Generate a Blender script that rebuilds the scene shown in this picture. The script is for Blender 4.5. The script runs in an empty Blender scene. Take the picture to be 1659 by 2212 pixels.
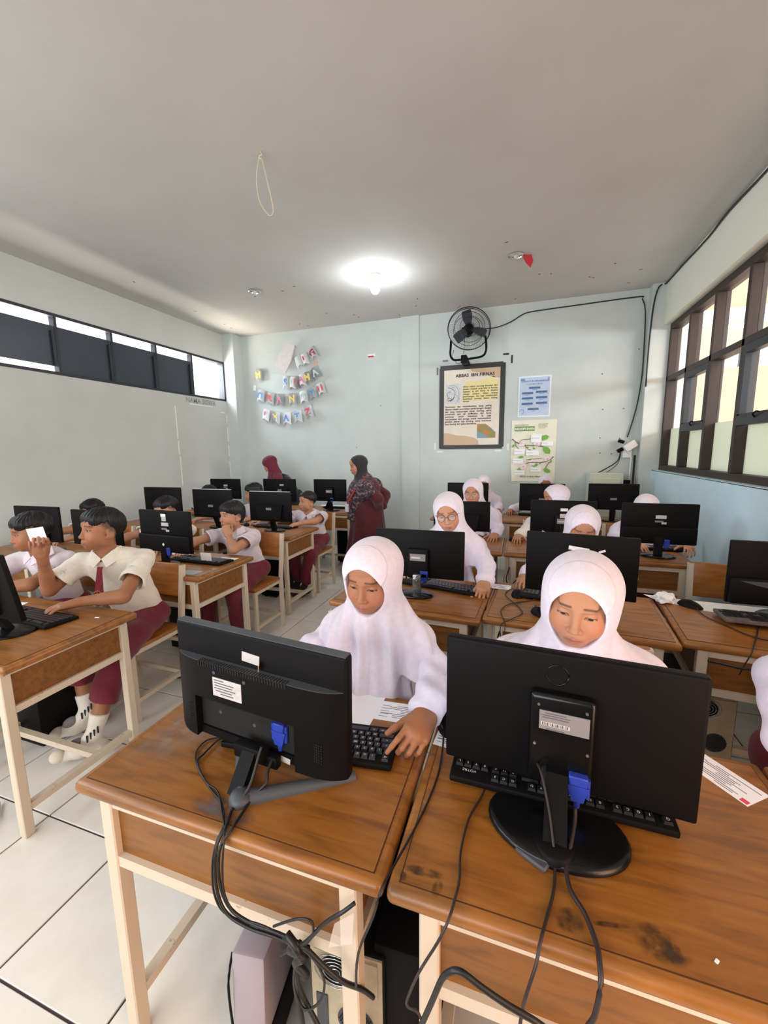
import bpy, bmesh, math, random
import numpy as np
from mathutils import Vector, Matrix, Euler
random.seed(7)
SC = bpy.context.scene
COL = SC.collection
R = math.radians

# ------------------------------------------------------------------ camera
cam_d = bpy.data.cameras.new('camera'); cam = bpy.data.objects.new('camera', cam_d); COL.objects.link(cam)
cam_d.sensor_fit = 'HORIZONTAL'; cam_d.sensor_width = 36.0; cam_d.lens = 884.35 / 1659 * 36.0
cam_d.clip_start = 0.02; cam_d.clip_end = 100
def cam_axes(yaw, pitch, roll):
    f = Vector((-math.sin(yaw) * math.cos(pitch), math.cos(yaw) * math.cos(pitch), -math.sin(pitch)))
    r = Vector((math.cos(yaw), math.sin(yaw), 0)); u = r.cross(f)
    c, s = math.cos(roll), math.sin(roll)
    return c * r + s * u, -s * r + c * u, f
_r, _u, _f = cam_axes(R(18.633), R(8.558), R(-0.7715))
cam.matrix_world = Matrix(((_r.x, _u.x, -_f.x, 0), (_r.y, _u.y, -_f.y, 0), (_r.z, _u.z, -_f.z, 1.5), (0, 0, 0, 1)))
SC.camera = cam

# ------------------------------------------------------------------ world, lights, exposure
w = bpy.data.worlds.new('sky'); SC.world = w; w.use_nodes = True
bg = w.node_tree.nodes['Background']; bg.inputs[0].default_value = (0.80, 0.90, 1.0, 1); bg.inputs[1].default_value = 3.2
SC.view_settings.view_transform = 'Standard'; SC.view_settings.look = 'None'
SC.view_settings.exposure = 0.12; SC.view_settings.gamma = 1.0; SC.view_settings.use_curve_mapping = False

def area(name, loc, target, sx, sy, energy, col):
    d = bpy.data.lights.new(name, 'AREA'); d.shape = 'RECTANGLE'; d.size = sx; d.size_y = sy; d.energy = energy; d.color = col
    o = bpy.data.objects.new(name, d); COL.objects.link(o); o.location = loc
    o.rotation_euler = (Vector(target) - Vector(loc)).to_track_quat('-Z', 'Y').to_euler()
    return o
# daylight through the clerestory that goes on beside the camera, the open doorway on the right, and an added fill behind the camera
area('daylight_left', (-4.45, 0.0, 2.62), (-1.2, 1.2, 0.6), 3.6, 0.56, 66, (0.86, 0.94, 1.0))
area('doorway_light', (1.46, -0.25, 1.15), (-0.4, 0.95, 0.85), 0.9, 1.9, 27, (1.0, 0.50, 0.22))
area('front_fill', (-1.6, -2.1, 1.55), (-1.3, 2.5, 1.25), 4.4, 1.9, 142, (0.97, 0.99, 1.0))
# sunlit yard outside the clerestory throws light up through the open slots
area('yard_bounce', (-5.3, 4.2, 1.9), (-3.6, 4.2, 3.4), 3.6, 0.8, 240, (1.0, 0.90, 0.74))
area('yard_sky', (-5.2, 5.3, 2.9), (-3.9, 5.4, 2.2), 1.0, 0.8, 90, (0.85, 0.94, 1.0))
area('corridor_lamp', (2.9, 3.6, 3.1), (2.9, 3.6, 0), 1.2, 4.5, 85, (1.0, 0.82, 0.64))
# added fill from the corridor side, brightening the room through the right window
area('corridor_fill', (4.35, 3.6, 2.45), (-3.0, 3.8, 1.2), 5.0, 0.6, 230, (0.97, 0.99, 1.0))

# ------------------------------------------------------------------ helpers
def L(c):                                             # sRGB 0-255 -> linear
    o = []
    for v in c:
        v /= 255.0
        o.append(v / 12.92 if v <= 0.04045 else ((v + 0.055) / 1.055) ** 2.4)
    return (o[0], o[1], o[2], 1.0)
_M = {}
def mat(name, col, rough=0.6, metal=0.0, col2=None, scale=8.0, stretch=(1, 1, 1), bump=0.0, bscale=None, spec=0.5, coat=0.0, sheen=0.0, detail=4.0,
        emit=None, estr=0.0, lo=0.35, hi=0.65, alpha=1.0, trans=0.0, attr=None, sss=0.0):
    if name in _M: return _M[name]
    m = bpy.data.materials.new(name); m.use_nodes = True; nt = m.node_tree; N = nt.nodes; K = nt.links
    b = N['Principled BSDF']
    b.inputs['Base Color'].default_value = L(col); b.inputs['Roughness'].default_value = rough; b.inputs['Metallic'].default_value = metal
    b.inputs['Specular IOR Level'].default_value = spec; b.inputs['Coat Weight'].default_value = coat; b.inputs['Sheen Weight'].default_value = sheen
    b.inputs['Alpha'].default_value = alpha; b.inputs['Transmission Weight'].default_value = trans
    if sss: b.inputs['Subsurface Weight'].default_value = sss; b.inputs['Subsurface Radius'].default_value = (0.012, 0.005, 0.003)
    if emit: b.inputs['Emission Color'].default_value = L(emit); b.inputs['Emission Strength'].default_value = estr
    src = None
    if col2 or bump:
        tc = N.new('ShaderNodeTexCoord'); mp = N.new('ShaderNodeMapping'); mp.inputs['Scale'].default_value = stretch
        K.new(tc.outputs['Object'], mp.inputs['Vector'])
    if col2:
        n = N.new('ShaderNodeTexNoise'); n.inputs['Scale'].default_value = scale; n.inputs['Detail'].default_value = detail; n.inputs['Roughness'].default_value = 0.6
        K.new(mp.outputs[0], n.inputs['Vector'])
        r = N.new('ShaderNodeValToRGB'); r.color_ramp.elements[0].position = lo; r.color_ramp.elements[1].position = hi
        r.color_ramp.elements[0].color = L(col); r.color_ramp.elements[1].color = L(col2)
        K.new(n.outputs['Fac'], r.inputs['Fac']); src = r.outputs['Color']
    if attr:
        a = N.new('ShaderNodeAttribute'); a.attribute_name = attr; src = a.outputs['Color']
    if src: K.new(src, b.inputs['Base Color'])
    if bump:
        n2 = N.new('ShaderNodeTexNoise'); n2.inputs['Scale'].default_value = bscale or scale * 4; n2.inputs['Detail'].default_value = 3
        K.new(mp.outputs[0], n2.inputs['Vector'])
        bp = N.new('ShaderNodeBump'); bp.inputs['Strength'].default_value = bump; bp.inputs['Distance'].default_value = 0.004
        K.new(n2.outputs['Fac'], bp.inputs['Height']); K.new(bp.outputs[0], b.inputs['Normal'])
    _M[name] = m
    return m

def me_of(bm, name, m, smooth=None):
    me = bpy.data.meshes.new(name); bm.to_mesh(me); bm.free()
    if m: me.materials.append(m)
    if smooth is not None:
        me.polygons.foreach_set('use_smooth', [True] * len(me.polygons))
        if smooth < 180: me.set_sharp_from_angle(angle=R(smooth))
    return me
def put(name, me, parent=None, loc=(0, 0, 0), rot=(0, 0, 0), label=None):
    o = bpy.data.objects.new(name, me); COL.objects.link(o)
    o.location = loc; o.rotation_euler = rot
    if parent: o.parent = parent
    if label: o['label'] = label
    return o
def tag(o, label, cat, group=None):
    o['label'] = label; o['category'] = cat
    if group: o['group'] = group
    return o
def thing(name, label, cat, loc=(0, 0, 0), rz=0, group=None):
    o = bpy.data.objects.new(name, None); COL.objects.link(o); o.empty_display_size = 0.05
    o.location = loc; o.rotation_euler = (0, 0, rz)
    return tag(o, label, cat, group)
def struct(o):
    o['kind'] = 'structure'; return o
def kids(o): return [c for c in COL.objects if c.parent == o]
_children = {}
def copy_tree(root, loc, rz, label, group=None):
    if root.name not in _children:
        _children[root.name] = [(c, [g for g in bpy.data.objects if g.parent == c]) for c in bpy.data.objects if c.parent == root]
    r = root.copy(); COL.objects.link(r); r.location = loc; r.rotation_euler = (0, 0, rz); r['label'] = label
    if group: r['group'] = group
    for c, gs in _children[root.name]:
        d = c.copy(); COL.objects.link(d); d.parent = r
        for g in gs:
            e = g.copy(); COL.objects.link(e); e.parent = d
    return r

def b_box(bm, c, s, r=0.0, seg=2, rot=None):
    t = bmesh.new(); bmesh.ops.create_cube(t, size=1.0)
    bmesh.ops.scale(t, vec=s, verts=t.verts)
    if r > 0: bmesh.ops.bevel(t, geom=list(t.edges), offset=r, segments=seg, profile=0.5, affect='EDGES')
    M = Matrix.Translation(c) @ (Euler(rot).to_matrix().to_4x4() if rot else Matrix())
    bmesh.ops.transform(t, matrix=M, verts=t.verts)
    _join(bm, t)
def _join(bm, t):
    me = bpy.data.meshes.new('t'); t.to_mesh(me); t.free(); bm.from_mesh(me); bpy.data.meshes.remove(me)
def b_cyl(bm, a, b, r1, r2=None, n=12, caps=True):
    a = Vector(a); b = Vector(b); r2 = r1 if r2 is None else r2
    t = bmesh.new(); bmesh.ops.create_cone(t, cap_ends=caps, segments=n, radius1=r1, radius2=r2, depth=(b - a).length)
    q = Vector((0, 0, 1)).rotation_difference((b - a).normalized())
    bmesh.ops.transform(t, matrix=Matrix.Translation((a + b) / 2) @ q.to_matrix().to_4x4(), verts=t.verts); _join(bm, t)
def b_tube(bm, pts, r, n=6, smooth=4):
    P = [Vector(p) for p in pts]
    if smooth and len(P) > 2:
        Q = []
        for i in range(len(P) - 1):
            p0 = P[max(i - 1, 0)]; p1 = P[i]; p2 = P[i + 1]; p3 = P[min(i + 2, len(P) - 1)]
            for k in range(smooth):
                t = k / smooth
                Q.append(0.5 * ((2 * p1) + (p2 - p0) * t + (2 * p0 - 5 * p1 + 4 * p2 - p3) * t * t + (3 * p1 - p0 - 3 * p2 + p3) * t ** 3))
        Q.append(P[-1]); P = Q
    rings = []; up = Vector((0.13, 0.27, 0.95))
    for i, p in enumerate(P):
        d = (P[min(i + 1, len(P) - 1)] - P[max(i - 1, 0)]).normalized()
        s = d.cross(up)
        if s.length < 1e-3: s = d.cross(Vector((1, 0, 0)))
        s.normalize(); u = s.cross(d)
        rr = r[i] if isinstance(r, (list, tuple)) else r
        rings.append([bm.verts.new(p + rr * (math.cos(2 * math.pi * k / n) * s + math.sin(2 * math.pi * k / n) * u)) for k in range(n)])
    for a, b in zip(rings, rings[1:]):
        for k in range(n): bm.faces.new((a[k], a[(k + 1) % n], b[(k + 1) % n], b[k]))
    bm.faces.new(rings[0][::-1]); bm.faces.new(rings[-1])
def b_prism(bm, poly, y0, y1, axis='y'):               # polygon in (x,z) extruded along y (or in (x,y) along z)
    f = (lambda p, t: (p[0], t, p[1])) if axis == 'y' else (lambda p, t: (p[0], p[1], t))
    A = [bm.verts.new(f(p, y0)) for p in poly]; B = [bm.verts.new(f(p, y1)) for p in poly]; n = len(poly)
    bm.faces.new(A); bm.faces.new(B[::-1])
    for i in range(n): bm.faces.new((A[i], B[i], B[(i + 1) % n], A[(i + 1) % n]))
def fix(bm): bmesh.ops.recalc_face_normals(bm, faces=bm.faces); return bm
def box_me(name, s, m, r=0.0, seg=2, c=(0, 0, 0)):
    bm = bmesh.new(); b_box(bm, c, s, r, seg); return me_of(bm, name, m, 35 if r else None)
def box(name, c, s, m, parent=None, r=0.0, seg=2, rot=(0, 0, 0), label=None):
    return put(name, box_me(name, s, m, r, seg), parent, c, rot, label)
def cyl(name, a, b, r1, m, parent=None, r2=None, n=16, label=None):
    bm = bmesh.new(); b_cyl(bm, a, b, r1, r2, n); return put(name, me_of(bm, name, m, 40), parent, label=label)
def tube(name, pts, r, m, parent=None, n=6, smooth=4, label=None):
    bm = bmesh.new(); b_tube(bm, pts, r, n, smooth); return put(name, me_of(fix(bm), name, m, 180), parent, label=label)
def lathe(bm, prof, n=24, c=(0, 0, 0)):
    rows = []
    for (r, z) in prof:
        rows.append([bm.verts.new((c[0] + r * math.cos(2 * math.pi * k / n), c[1] + r * math.sin(2 * math.pi * k / n), c[2] + z)) for k in range(n)])
    for a, b in zip(rows, rows[1:]):
        for k in range(n): bm.faces.new((a[k], a[(k + 1) % n], b[(k + 1) % n], b[k]))
    bm.faces.new(rows[0][::-1]); bm.faces.new(rows[-1])
_TX = {}
def text_me(body, size, m, align='LEFT', width=0, bold=0.0, space=1.0, line=1.0, justify=False, ext=0.0):
    c = bpy.data.curves.new('txt', 'FONT'); c.body = body; c.size = size; c.align_x = 'JUSTIFY' if justify else align; c.align_y = 'TOP'
    c.space_character = space; c.space_line = line; c.offset = bold; c.resolution_u = 2; c.extrude = ext
    if width: c.text_boxes[0].width = width
    o = bpy.data.objects.new('txt', c); COL.objects.link(o)
    me = bpy.data.meshes.new_from_object(o.evaluated_get(bpy.context.evaluated_depsgraph_get()))
    bpy.data.objects.remove(o); bpy.data.curves.remove(c)
    me.materials.clear(); me.materials.append(m)
    return me
def text(name, body, size, m, loc, rot, parent, **k):
    return put(name, text_me(body, size, m, **k), parent, loc, rot)
WALLROT = (R(90), 0, 0)                                  # text upright on a wall that faces -y

# ------------------------------------------------------------------ materials
m_wall = mat('painted wall', (198, 204, 201), 0.75, col2=(191, 198, 195), scale=2.2, bump=0.06, bscale=60)
m_wall_low = mat('painted lower wall', (202, 224, 232), 0.7, col2=(195, 218, 226), scale=3, bump=0.06, bscale=60)
m_left = mat('painted left wall', (196, 198, 192), 0.75, col2=(190, 192, 185), scale=1.7, bump=0.06, bscale=60)
m_ceil = mat('ceiling paint', (200, 198, 193), 0.85, col2=(194, 191, 185), scale=0.9, bump=0.03, bscale=80)
m_tile = mat('glazed floor tile', (230, 225, 217), 0.28, col2=(222, 216, 207), scale=5, spec=0.5)
m_grout = mat('dark grout', (70, 58, 62), 0.9)
m_frame_win = mat('dark brown window paint', (40, 27, 23), 0.5, col2=(52, 34, 26), scale=9, stretch=(3, 3, .4))
m_alu = mat('dark aluminium', (48, 50, 56), 0.45, metal=0.3)
m_panel_dark = mat('blackout film', (56, 62, 72), 0.35, col2=(50, 56, 66), scale=1.5)
m_glass = mat('clear glass', (240, 245, 245), 0.03, alpha=0.06, spec=0.6)
m_frost = bpy.data.materials.new('frosted film'); m_frost.use_nodes = True
def _frost():
    nt = m_frost.node_tree; N = nt.nodes; K = nt.links; N.remove(N['Principled BSDF']); d = N.new('ShaderNodeBsdfDiffuse'); t = N.new('ShaderNodeBsdfTranslucent'); x = N.new('ShaderNodeMixShader')
    for q in (d, t): q.inputs['Color'].default_value = L((216, 222, 210))
    x.inputs[0].default_value = .38; K.new(d.outputs[0], x.inputs[1]); K.new(t.outputs[0], x.inputs[2]); K.new(x.outputs[0], N['Material Output'].inputs['Surface'])
_frost()
m_peach = mat('corridor paint', (216, 182, 150), 0.8)
m_cream = mat('chipped cream steel paint', (224, 209, 190), 0.45, col2=(213, 196, 175), scale=14)
m_chip = mat('chipped cream steel', (208, 191, 170), 0.45, col2=(92, 80, 70), scale=26, lo=0.68, hi=0.74)
m_black = mat('black plastic', (12, 10, 11), 0.55, spec=.13, bump=0.05, bscale=300)
m_black_gl = mat('gloss black plastic', (11, 11, 12), 0.22, spec=.35)
m_grey_pl = mat('dark grey plastic', (66, 69, 74), 0.5)
m_key = mat('key caps', (27, 27, 29), 0.4)
m_white = mat('white paper', (240, 238, 238), 0.8)
m_label = mat('label paper', (206, 200, 198), 0.6, col2=(190, 184, 182), scale=60)
m_greylabel = mat('grey rating label', (132, 126, 128), 0.5)
m_ink = mat('print ink', (88, 86, 92), 0.8)
m_inkd = mat('dark print', (48, 46, 50), 0.8)
m_blue = mat('blue connector', (38, 58, 158), 0.45)
m_cable = mat('black cable', (18, 17, 19), 0.45)
m_cable_b = mat('brown black cable', (42, 32, 32), 0.45)
m_chrome = mat('chrome', (200, 200, 200), 0.2, metal=0.9)
m_red = mat('red plastic', (190, 30, 46), 0.4)
m_pcmetal = mat('zinc pc back', (198, 182, 154), 0.55, col2=(184, 168, 140), scale=20)
m_hole = mat('black hole', (8, 8, 8), 0.8)

def wood(name, a, b, c, sx=(1.2, 9, 9), rough=0.3, coat=0.25, wear=None):
    m = bpy.data.materials.new(name); m.use_nodes = True; nt = m.node_tree; N = nt.nodes; K = nt.links
    p = N['Principled BSDF']; tc = N.new('ShaderNodeTexCoord'); mp = N.new('ShaderNodeMapping'); mp.inputs['Scale'].default_value = sx
    oi = N.new('ShaderNodeObjectInfo'); add = N.new('ShaderNodeVectorMath'); add.operation = 'ADD'
    cm = N.new('ShaderNodeCombineXYZ'); ml = N.new('ShaderNodeMath'); ml.operation = 'MULTIPLY'; ml.inputs[1].default_value = 7.0
    K.new(oi.outputs['Random'], ml.inputs[0]); K.new(ml.outputs[0], cm.inputs[0]); K.new(ml.outputs[0], cm.inputs[1])
    K.new(tc.outputs['Object'], add.inputs[0]); K.new(cm.outputs[0], add.inputs[1]); K.new(add.outputs[0], mp.inputs['Vector'])
    n = N.new('ShaderNodeTexNoise'); n.inputs['Scale'].default_value = 5; n.inputs['Detail'].default_value = 7; n.inputs['Distortion'].default_value = 0.6
    K.new(mp.outputs[0], n.inputs['Vector'])
    r = N.new('ShaderNodeValToRGB'); e = r.color_ramp.elements; e[0].position = 0.3; e[0].color = L(a); e[1].position = 0.72; e[1].color = L(c)
    x = r.color_ramp.elements.new(0.5); x.color = L(b)
    K.new(n.outputs['Fac'], r.inputs['Fac']); src = r.outputs['Color']
    if wear:
        n3 = N.new('ShaderNodeTexNoise'); n3.inputs['Scale'].default_value = 3.2; n3.inputs['Detail'].default_value = 5; K.new(add.outputs[0], n3.inputs['Vector'])
        r3 = N.new('ShaderNodeValToRGB'); r3.color_ramp.elements[0].position = 0.56; r3.color_ramp.elements[1].position = 0.78
        r3.color_ramp.elements[0].color = (0, 0, 0, 1); r3.color_ramp.elements[1].color = (.55, .55, .55, 1)
        K.new(n3.outputs['Fac'], r3.inputs['Fac'])
        mx = N.new('ShaderNodeMix'); mx.data_type = 'RGBA'; K.new(r3.outputs['Color'], mx.inputs['Factor']); K.new(src, mx.inputs['A']); mx.inputs['B'].default_value = L(wear)
        src = mx.outputs['Result']
        rr = N.new('ShaderNodeMapRange'); rr.inputs['To Min'].default_value = rough; rr.inputs['To Max'].default_value = rough + 0.3
        K.new(n3.outputs['Fac'], rr.inputs['Value']); K.new(rr.outputs[0], p.inputs['Roughness'])
    else: p.inputs['Roughness'].default_value = rough
    p.inputs['Coat Weight'].default_value = coat; p.inputs['Coat Roughness'].default_value = 0.25
    K.new(src, p.inputs['Base Color'])
    bp = N.new('ShaderNodeBump'); bp.inputs['Strength'].default_value = 0.08; bp.inputs['Distance'].default_value = 0.003
    K.new(n.outputs['Fac'], bp.inputs['Height']); K.new(bp.outputs[0], p.inputs['Normal'])
    _M[name] = m
    return m
m_top = wood('varnished desk wood', (112, 66, 20), (142, 87, 27), (157, 101, 38), wear=(98, 72, 44))
m_ply = wood('varnished plywood', (106, 64, 20), (127, 78, 25), (138, 87, 32), rough=0.45, coat=0.1)
m_seat = wood('varnished chair wood', (132, 78, 26), (154, 93, 34), (168, 107, 44), rough=0.35, coat=0.15)

# ------------------------------------------------------------------ room shell
XL, XR, YB, ZC, YF = -4.56, 1.48, 5.85, 3.335, -2.2
fl = struct(box('floor', (-1.5, 1.8, -0.055), (8.0, 8.6, 0.1), m_grout))
tm = box_me('tile', (0.413, 0.413, 0.012), m_tile, 0.0015, 1)
X0, Y0, T = -1.835, 0.981, 0.42
for i in range(-7, 8):
    for j in range(-3, 13):
        x, y = X0 + (i + .5) * T, Y0 + (j + .5) * T
        if x < XL or x > XR + .1 or y > YB + .1: continue
        put('tile', tm, fl, (x + 1.5, y - 1.8, 0.055 - 0.006))
struct(box('ceiling', (-1.5, 1.8, ZC + 0.05), (6.6, 8.4, 0.1), m_ceil))
struct(box('wall_back', (-1.5, YB + 0.075, 1.7), (6.5, 0.15, 3.4), m_wall))
struct(box('wall_front', (-1.5, YF - 0.075, 1.7), (6.5, 0.15, 3.4), m_wall))
# left wall: below, above and beyond the clerestory strip
WZ0, WZ1, WY0, WY1 = 2.315, 2.915, -1.98, 5.635
struct(box('wall_left', (XL - 0.08, 1.82, WZ0 / 2), (0.16, 8.06, WZ0), m_left))
struct(box('wall_left_upper', (XL - 0.08, 1.82, (WZ1 + 3.4) / 2), (0.16, 8.06, 3.4 - WZ1), m_left))
struct(box('wall_left_end', (XL - 0.08, (WY1 + YB) / 2, (WZ0 + WZ1) / 2), (0.16, YB - WY1, WZ1 - WZ0), m_left))
struct(box('wall_left_pillar', (XL + 0.1, YB - 0.11, ZC / 2), (0.2, 0.22, ZC), m_wall))
struct(box('wall_back_pilaster', (-1.545, YB - 0.015, ZC / 2), (0.255, 0.03, ZC), m_wall))
# right wall: parapet, beam, corner column, and the wall nearer than the window up to the doorway
struct(box('wall_right', (XR + 0.1, 3.2, 0.61), (0.2, 5.2, 1.225), m_wall_low))
struct(box('wall_right_beam', (XR + 0.1, 2.65, (2.88 + 3.4) / 2), (0.2, 6.3, 3.4 - 2.88), mat('cream beam paint', (226, 226, 210), .75, bump=.05, bscale=60)))
struct(box('wall_right_column', (1.345 + 0.2, 5.785, ZC / 2), (0.4, 0.13, ZC), m_wall))
struct(box('wall_right_near', (XR + 0.1, 1.2, 1.7), (0.2, 1.2, 3.35), m_wall))
struct(box('wall_right_front', (XR + 0.1, -1.5, 1.7), (0.2, 1.4, 3.35), m_wall))

# left clerestory window
win1 = struct(thing('window_1', '', 'window')); del win1['label']; del win1['category']
bm = bmesh.new(); b_box(bm, (XL - 0.05, (WY0 + WY1) / 2, WZ0 + 0.012), (0.11, WY1 - WY0, 0.03)); b_box(bm, (XL - 0.05, (WY0 + WY1) / 2, WZ1 - 0.012), (0.11, WY1 - WY0, 0.03))
b_box(bm, (XL - 0.05, WY1 - 0.015, (WZ0 + WZ1) / 2), (0.11, 0.03, WZ1 - WZ0))
put('window_frame', me_of(bm, 'window_frame', m_alu), win1)
ys = [2.515 + 0.613 * k for k in range(-7, 5)]
for y in ys:
    mu = box('mullion', (XL - 0.045, y, (WZ0 + WZ1) / 2), (0.07, 0.028, WZ1 - WZ0), m_alu, win1)
k_dark = [0, 1, 2, 3]
for k in range(-7, 5):
    y0 = 2.515 + 0.613 * k; yc = y0 + 0.3065
    if y0 + .6 > WY1 + .05: pass
    put('pane', box_me('pane', (0.005, 0.57, WZ1 - WZ0 - 0.06), m_glass), win1, (XL - 0.09, yc, (WZ0 + WZ1) / 2))
    if 2.3 < y0 < 4.8 or k < 0 and k > -2:
        zb = 2.40 if k <= 0 else WZ0 + 0.02
        put('blackout_panel', box_me('blackout_panel', (0.012, 0.575, 2.80 - zb), m_panel_dark), win1, (XL - 0.035, yc, (2.80 + zb) / 2))
        box('latch', (XL - 0.012, y0 + 0.575, (2.80 + zb) / 2 - 0.02), (0.02, 0.03, 2.74 - zb), m_alu, win1)

# right window grid: deep brown frame, frosted lower band, corridor behind
win2 = struct(thing('window_2', '', 'window')); del win2['label']; del win2['category']
XW, WD = 1.55, 0.105
def wbar(name, y0, y1, z0, z1, x0=XW, d=WD, m=m_frame_win, par=win2, lab=None):
    return box(name, (x0 + d / 2, (y0 + y1) / 2, (z0 + z1) / 2), (d, y1 - y0, z1 - z0), m, par, 0.003, 1, label=lab)
YW0, YW1 = 1.8, 5.72
wbar('sill_rail', YW0, YW1, 1.225, 1.285); wbar('head_rail', YW0, YW1, 2.815, 2.88); wbar('middle_rail', YW0, YW1, 2.245, 2.30)
yj = [5.70 - 0.585 * k for k in range(7)]
for k, y in enumerate(yj):
    wbar('mullion', y - 0.022, y + 0.022, 1.285, 2.815)
put('sill_top', box_me('sill_top', (0.09, YW1 - YW0, 0.01), m_wall_low), win2, (XR + 0.045, (YW0 + YW1) / 2, 1.222))
for k in range(6):
    ya, yb = yj[k + 1] + 0.022, yj[k] - 0.022; yc = (ya + yb) / 2; wd = yb - ya
    put('pane', box_me('pane', (0.005, wd, 0.515), m_glass), win2, (XW + 0.07, yc, 2.557))
    if k % 2 == 1:                                       # opening sash over a frosted light
        bm = bmesh.new(); b_box(bm, (0, 0, 1.695), (0.06, wd, 0.085)); b_box(bm, (0, 0, 2.215), (0.06, wd, 0.06))
        for sg in (-1, 1): b_box(bm, (0, sg * (wd / 2 - 0.02), 1.955), (0.06, 0.04, 0.46))
        s = put('sash', me_of(bm, 'sash', m_alu), win2, (XW + 0.03, yc, 0))
        put('pane', box_me('pane', (0.005, wd - .08, 0.45), m_glass), s, (0.01, 0, 1.955))
        bm = bmesh.new(); b_tube(bm, [(-0.03, 0, 1.70), (-0.05, -0.02, 1.72), (-0.055, -0.07, 1.735), (-0.05, -0.1, 1.73)], 0.006); put('handle', me_of(fix(bm), 'handle', m_black, 180), s)
        put('frosted_pane', box_me('frosted_pane', (0.006, wd, 0.37), m_frost), win2, (XW + 0.085, yc, 1.47))
    else:
        put('pane', box_me('pane', (0.005, wd, 0.54), m_glass), win2, (XW + 0.085, yc, 1.975))
        put('frosted_pane', box_me('frosted_pane', (0.006, wd, 0.42), m_frost), win2, (XW + 0.085, yc, 1.495))
# corridor beyond the right window
struct(box('floor_corridor', (3.1, 2.6, -0.05), (2.8, 9.0, 0.1), m_tile))
struct(box('ceiling_corridor', (3.1, 2.6, 3.40), (2.8, 9.0, 0.1), m_peach))
struct(box('wall_corridor_lower', (4.5, 2.6, 1.08), (0.12, 9.0, 2.16), m_peach))
struct(box('wall_corridor_upper', (4.5, 2.6, 3.1), (0.12, 9.0, 0.62), m_peach))
struct(box('wall_corridor_far', (4.5, 7.4, 2.48), (0.12, 3.2, 0.66), m_peach))
struct(box('wall_corridor_end', (2.95, 8.2, 1.365), (3.1, 0.1, 2.73), m_peach)); struct(box('wall_corridor_end_upper', (2.95, 8.2, 3.20), (3.1, 0.1, 0.36), m_peach)); struct(box('wall_corridor_end_pier', (2.18, 8.2, 2.875), (1.56, 0.1, 0.29), m_peach))
win4 = struct(thing('window_4', '', 'window')); del win4['label']; del win4['category']
for k in range(6): box('mullion', (2.98 + .22 * k, 8.2, 2.875), (.02, .05, .30), m_alu, win4)
win3 = struct(thing('window_3', '', 'window')); del win3['label']; del win3['category']
for k in range(9): box('mullion', (4.5, 5.8 - 0.62 * k, 2.48), (0.05, 0.03, 0.64), m_alu, win3)
cl = thing('corridor_ceiling_lamp', 'round white lamp on the corridor ceiling seen through the right window', 'lamp', (3.02, 7.85, 3.35))
bm = bmesh.new(); lathe(bm, [(0.13, 0), (0.15, -0.03), (0.15, -0.06)], 20); put('lamp_base', me_of(fix(bm), 'lamp_base', mat('lamp base', (196, 178, 150), .5), 40), cl)
bm = bmesh.new(); lathe(bm, [(0.135, -0.06), (0.13, -0.075), (0.08, -0.095), (0.01, -0.1)], 20); put('diffuser', me_of(fix(bm), 'diffuser', mat('lit lamp', (255, 250, 240), .5, emit=(255, 248, 235), estr=6), 40), cl)
# ------------------------------------------------------------------ on the ceiling
b = thing('ceiling_bulb', 'lit white bulb in a holder on the ceiling', 'light bulb', (-1.541, 4.377, ZC))
bm = bmesh.new(); lathe(bm, [(0.05, 0), (0.05, -0.012), (0.03, -0.02), (0.026, -0.06), (0.03, -0.065)], 20); put('holder', me_of(fix(bm), 'holder', mat('white holder', (225, 222, 212), .4), 40), b)
bm = bmesh.new(); lathe(bm, [(0.018, -0.06), (0.03, -0.075), (0.046, -0.11), (0.05, -0.135), (0.044, -0.165), (0.026, -0.188), (0.004, -0.196)], 24)
put('bulb', me_of(fix(bm), 'bulb', mat('lit bulb', (255, 255, 255), .4, emit=(236, 246, 255), estr=25), 180), b)
pl = bpy.data.lights.new('bulb_light', 'POINT'); pl.energy = 14; pl.color = (0.88, 0.95, 1.0); pl.shadow_soft_size = 0.05
po = bpy.data.objects.new('bulb_light', pl); COL.objects.link(po); po.location = (-1.541, 4.377, ZC - 0.27)
def downlight(loc, label):
    d = thing('downlight', label, 'ceiling light', (loc[0], loc[1], ZC), 0, 'unlit downlights')
    bm = bmesh.new(); lathe(bm, [(0.058, 0.0), (0.075, 0.0), (0.075, -0.012), (0.06, -0.016), (0.056, -0.004)], 28); put('rim', me_of(fix(bm), 'rim', m_chrome, 40), d)
    bm = bmesh.new(); lathe(bm, [(0.057, -0.003), (0.045, -0.001), (0.01, -0.001)], 20); put('reflector', me_of(fix(bm), 'reflector', mat('dull reflector', (120, 116, 104), .3, metal=.4), 40), d)
    bm = bmesh.new(); lathe(bm, [(0.02, -0.002), (0.022, -0.02), (0.012, -0.03)], 14); put('lamp', me_of(fix(bm), 'lamp', mat('unlit lamp', (210, 208, 196), .3), 40), d)
downlight((-2.984, 4.306), 'round unlit downlight on the ceiling, the one on the left')
downlight((-0.124, 4.429), 'round unlit downlight with a red tape scrap beside it')
tp = bmesh.new(); b_prism(tp, [(-0.05, 0.0), (0.03, 0.0), (0.055, -0.055), (0.035, -0.11), (-0.005, -0.075), (-0.04, -0.03)], -0.004, 0.004)
t = tag(put('red_tape_scrap', me_of(fix(tp), 'tape', m_red), None, (-0.015, 4.47, ZC), (0.5, 0, 0.2)), 'crumpled red tape hanging from the ceiling by a downlight', 'tape')
tube('string_knot', [(0, 0, 0), (0.01, 0, -.02), (-0.012, 0, -.03), (0.006, 0, -.045)], 0.005, mat('pale string', (196, 184, 160), .8))
st = COL.objects['string_knot']; st.location = (-1.599, 2.447, ZC)
tag(st, 'pale string looped and knotted hanging from the ceiling', 'string')
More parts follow.
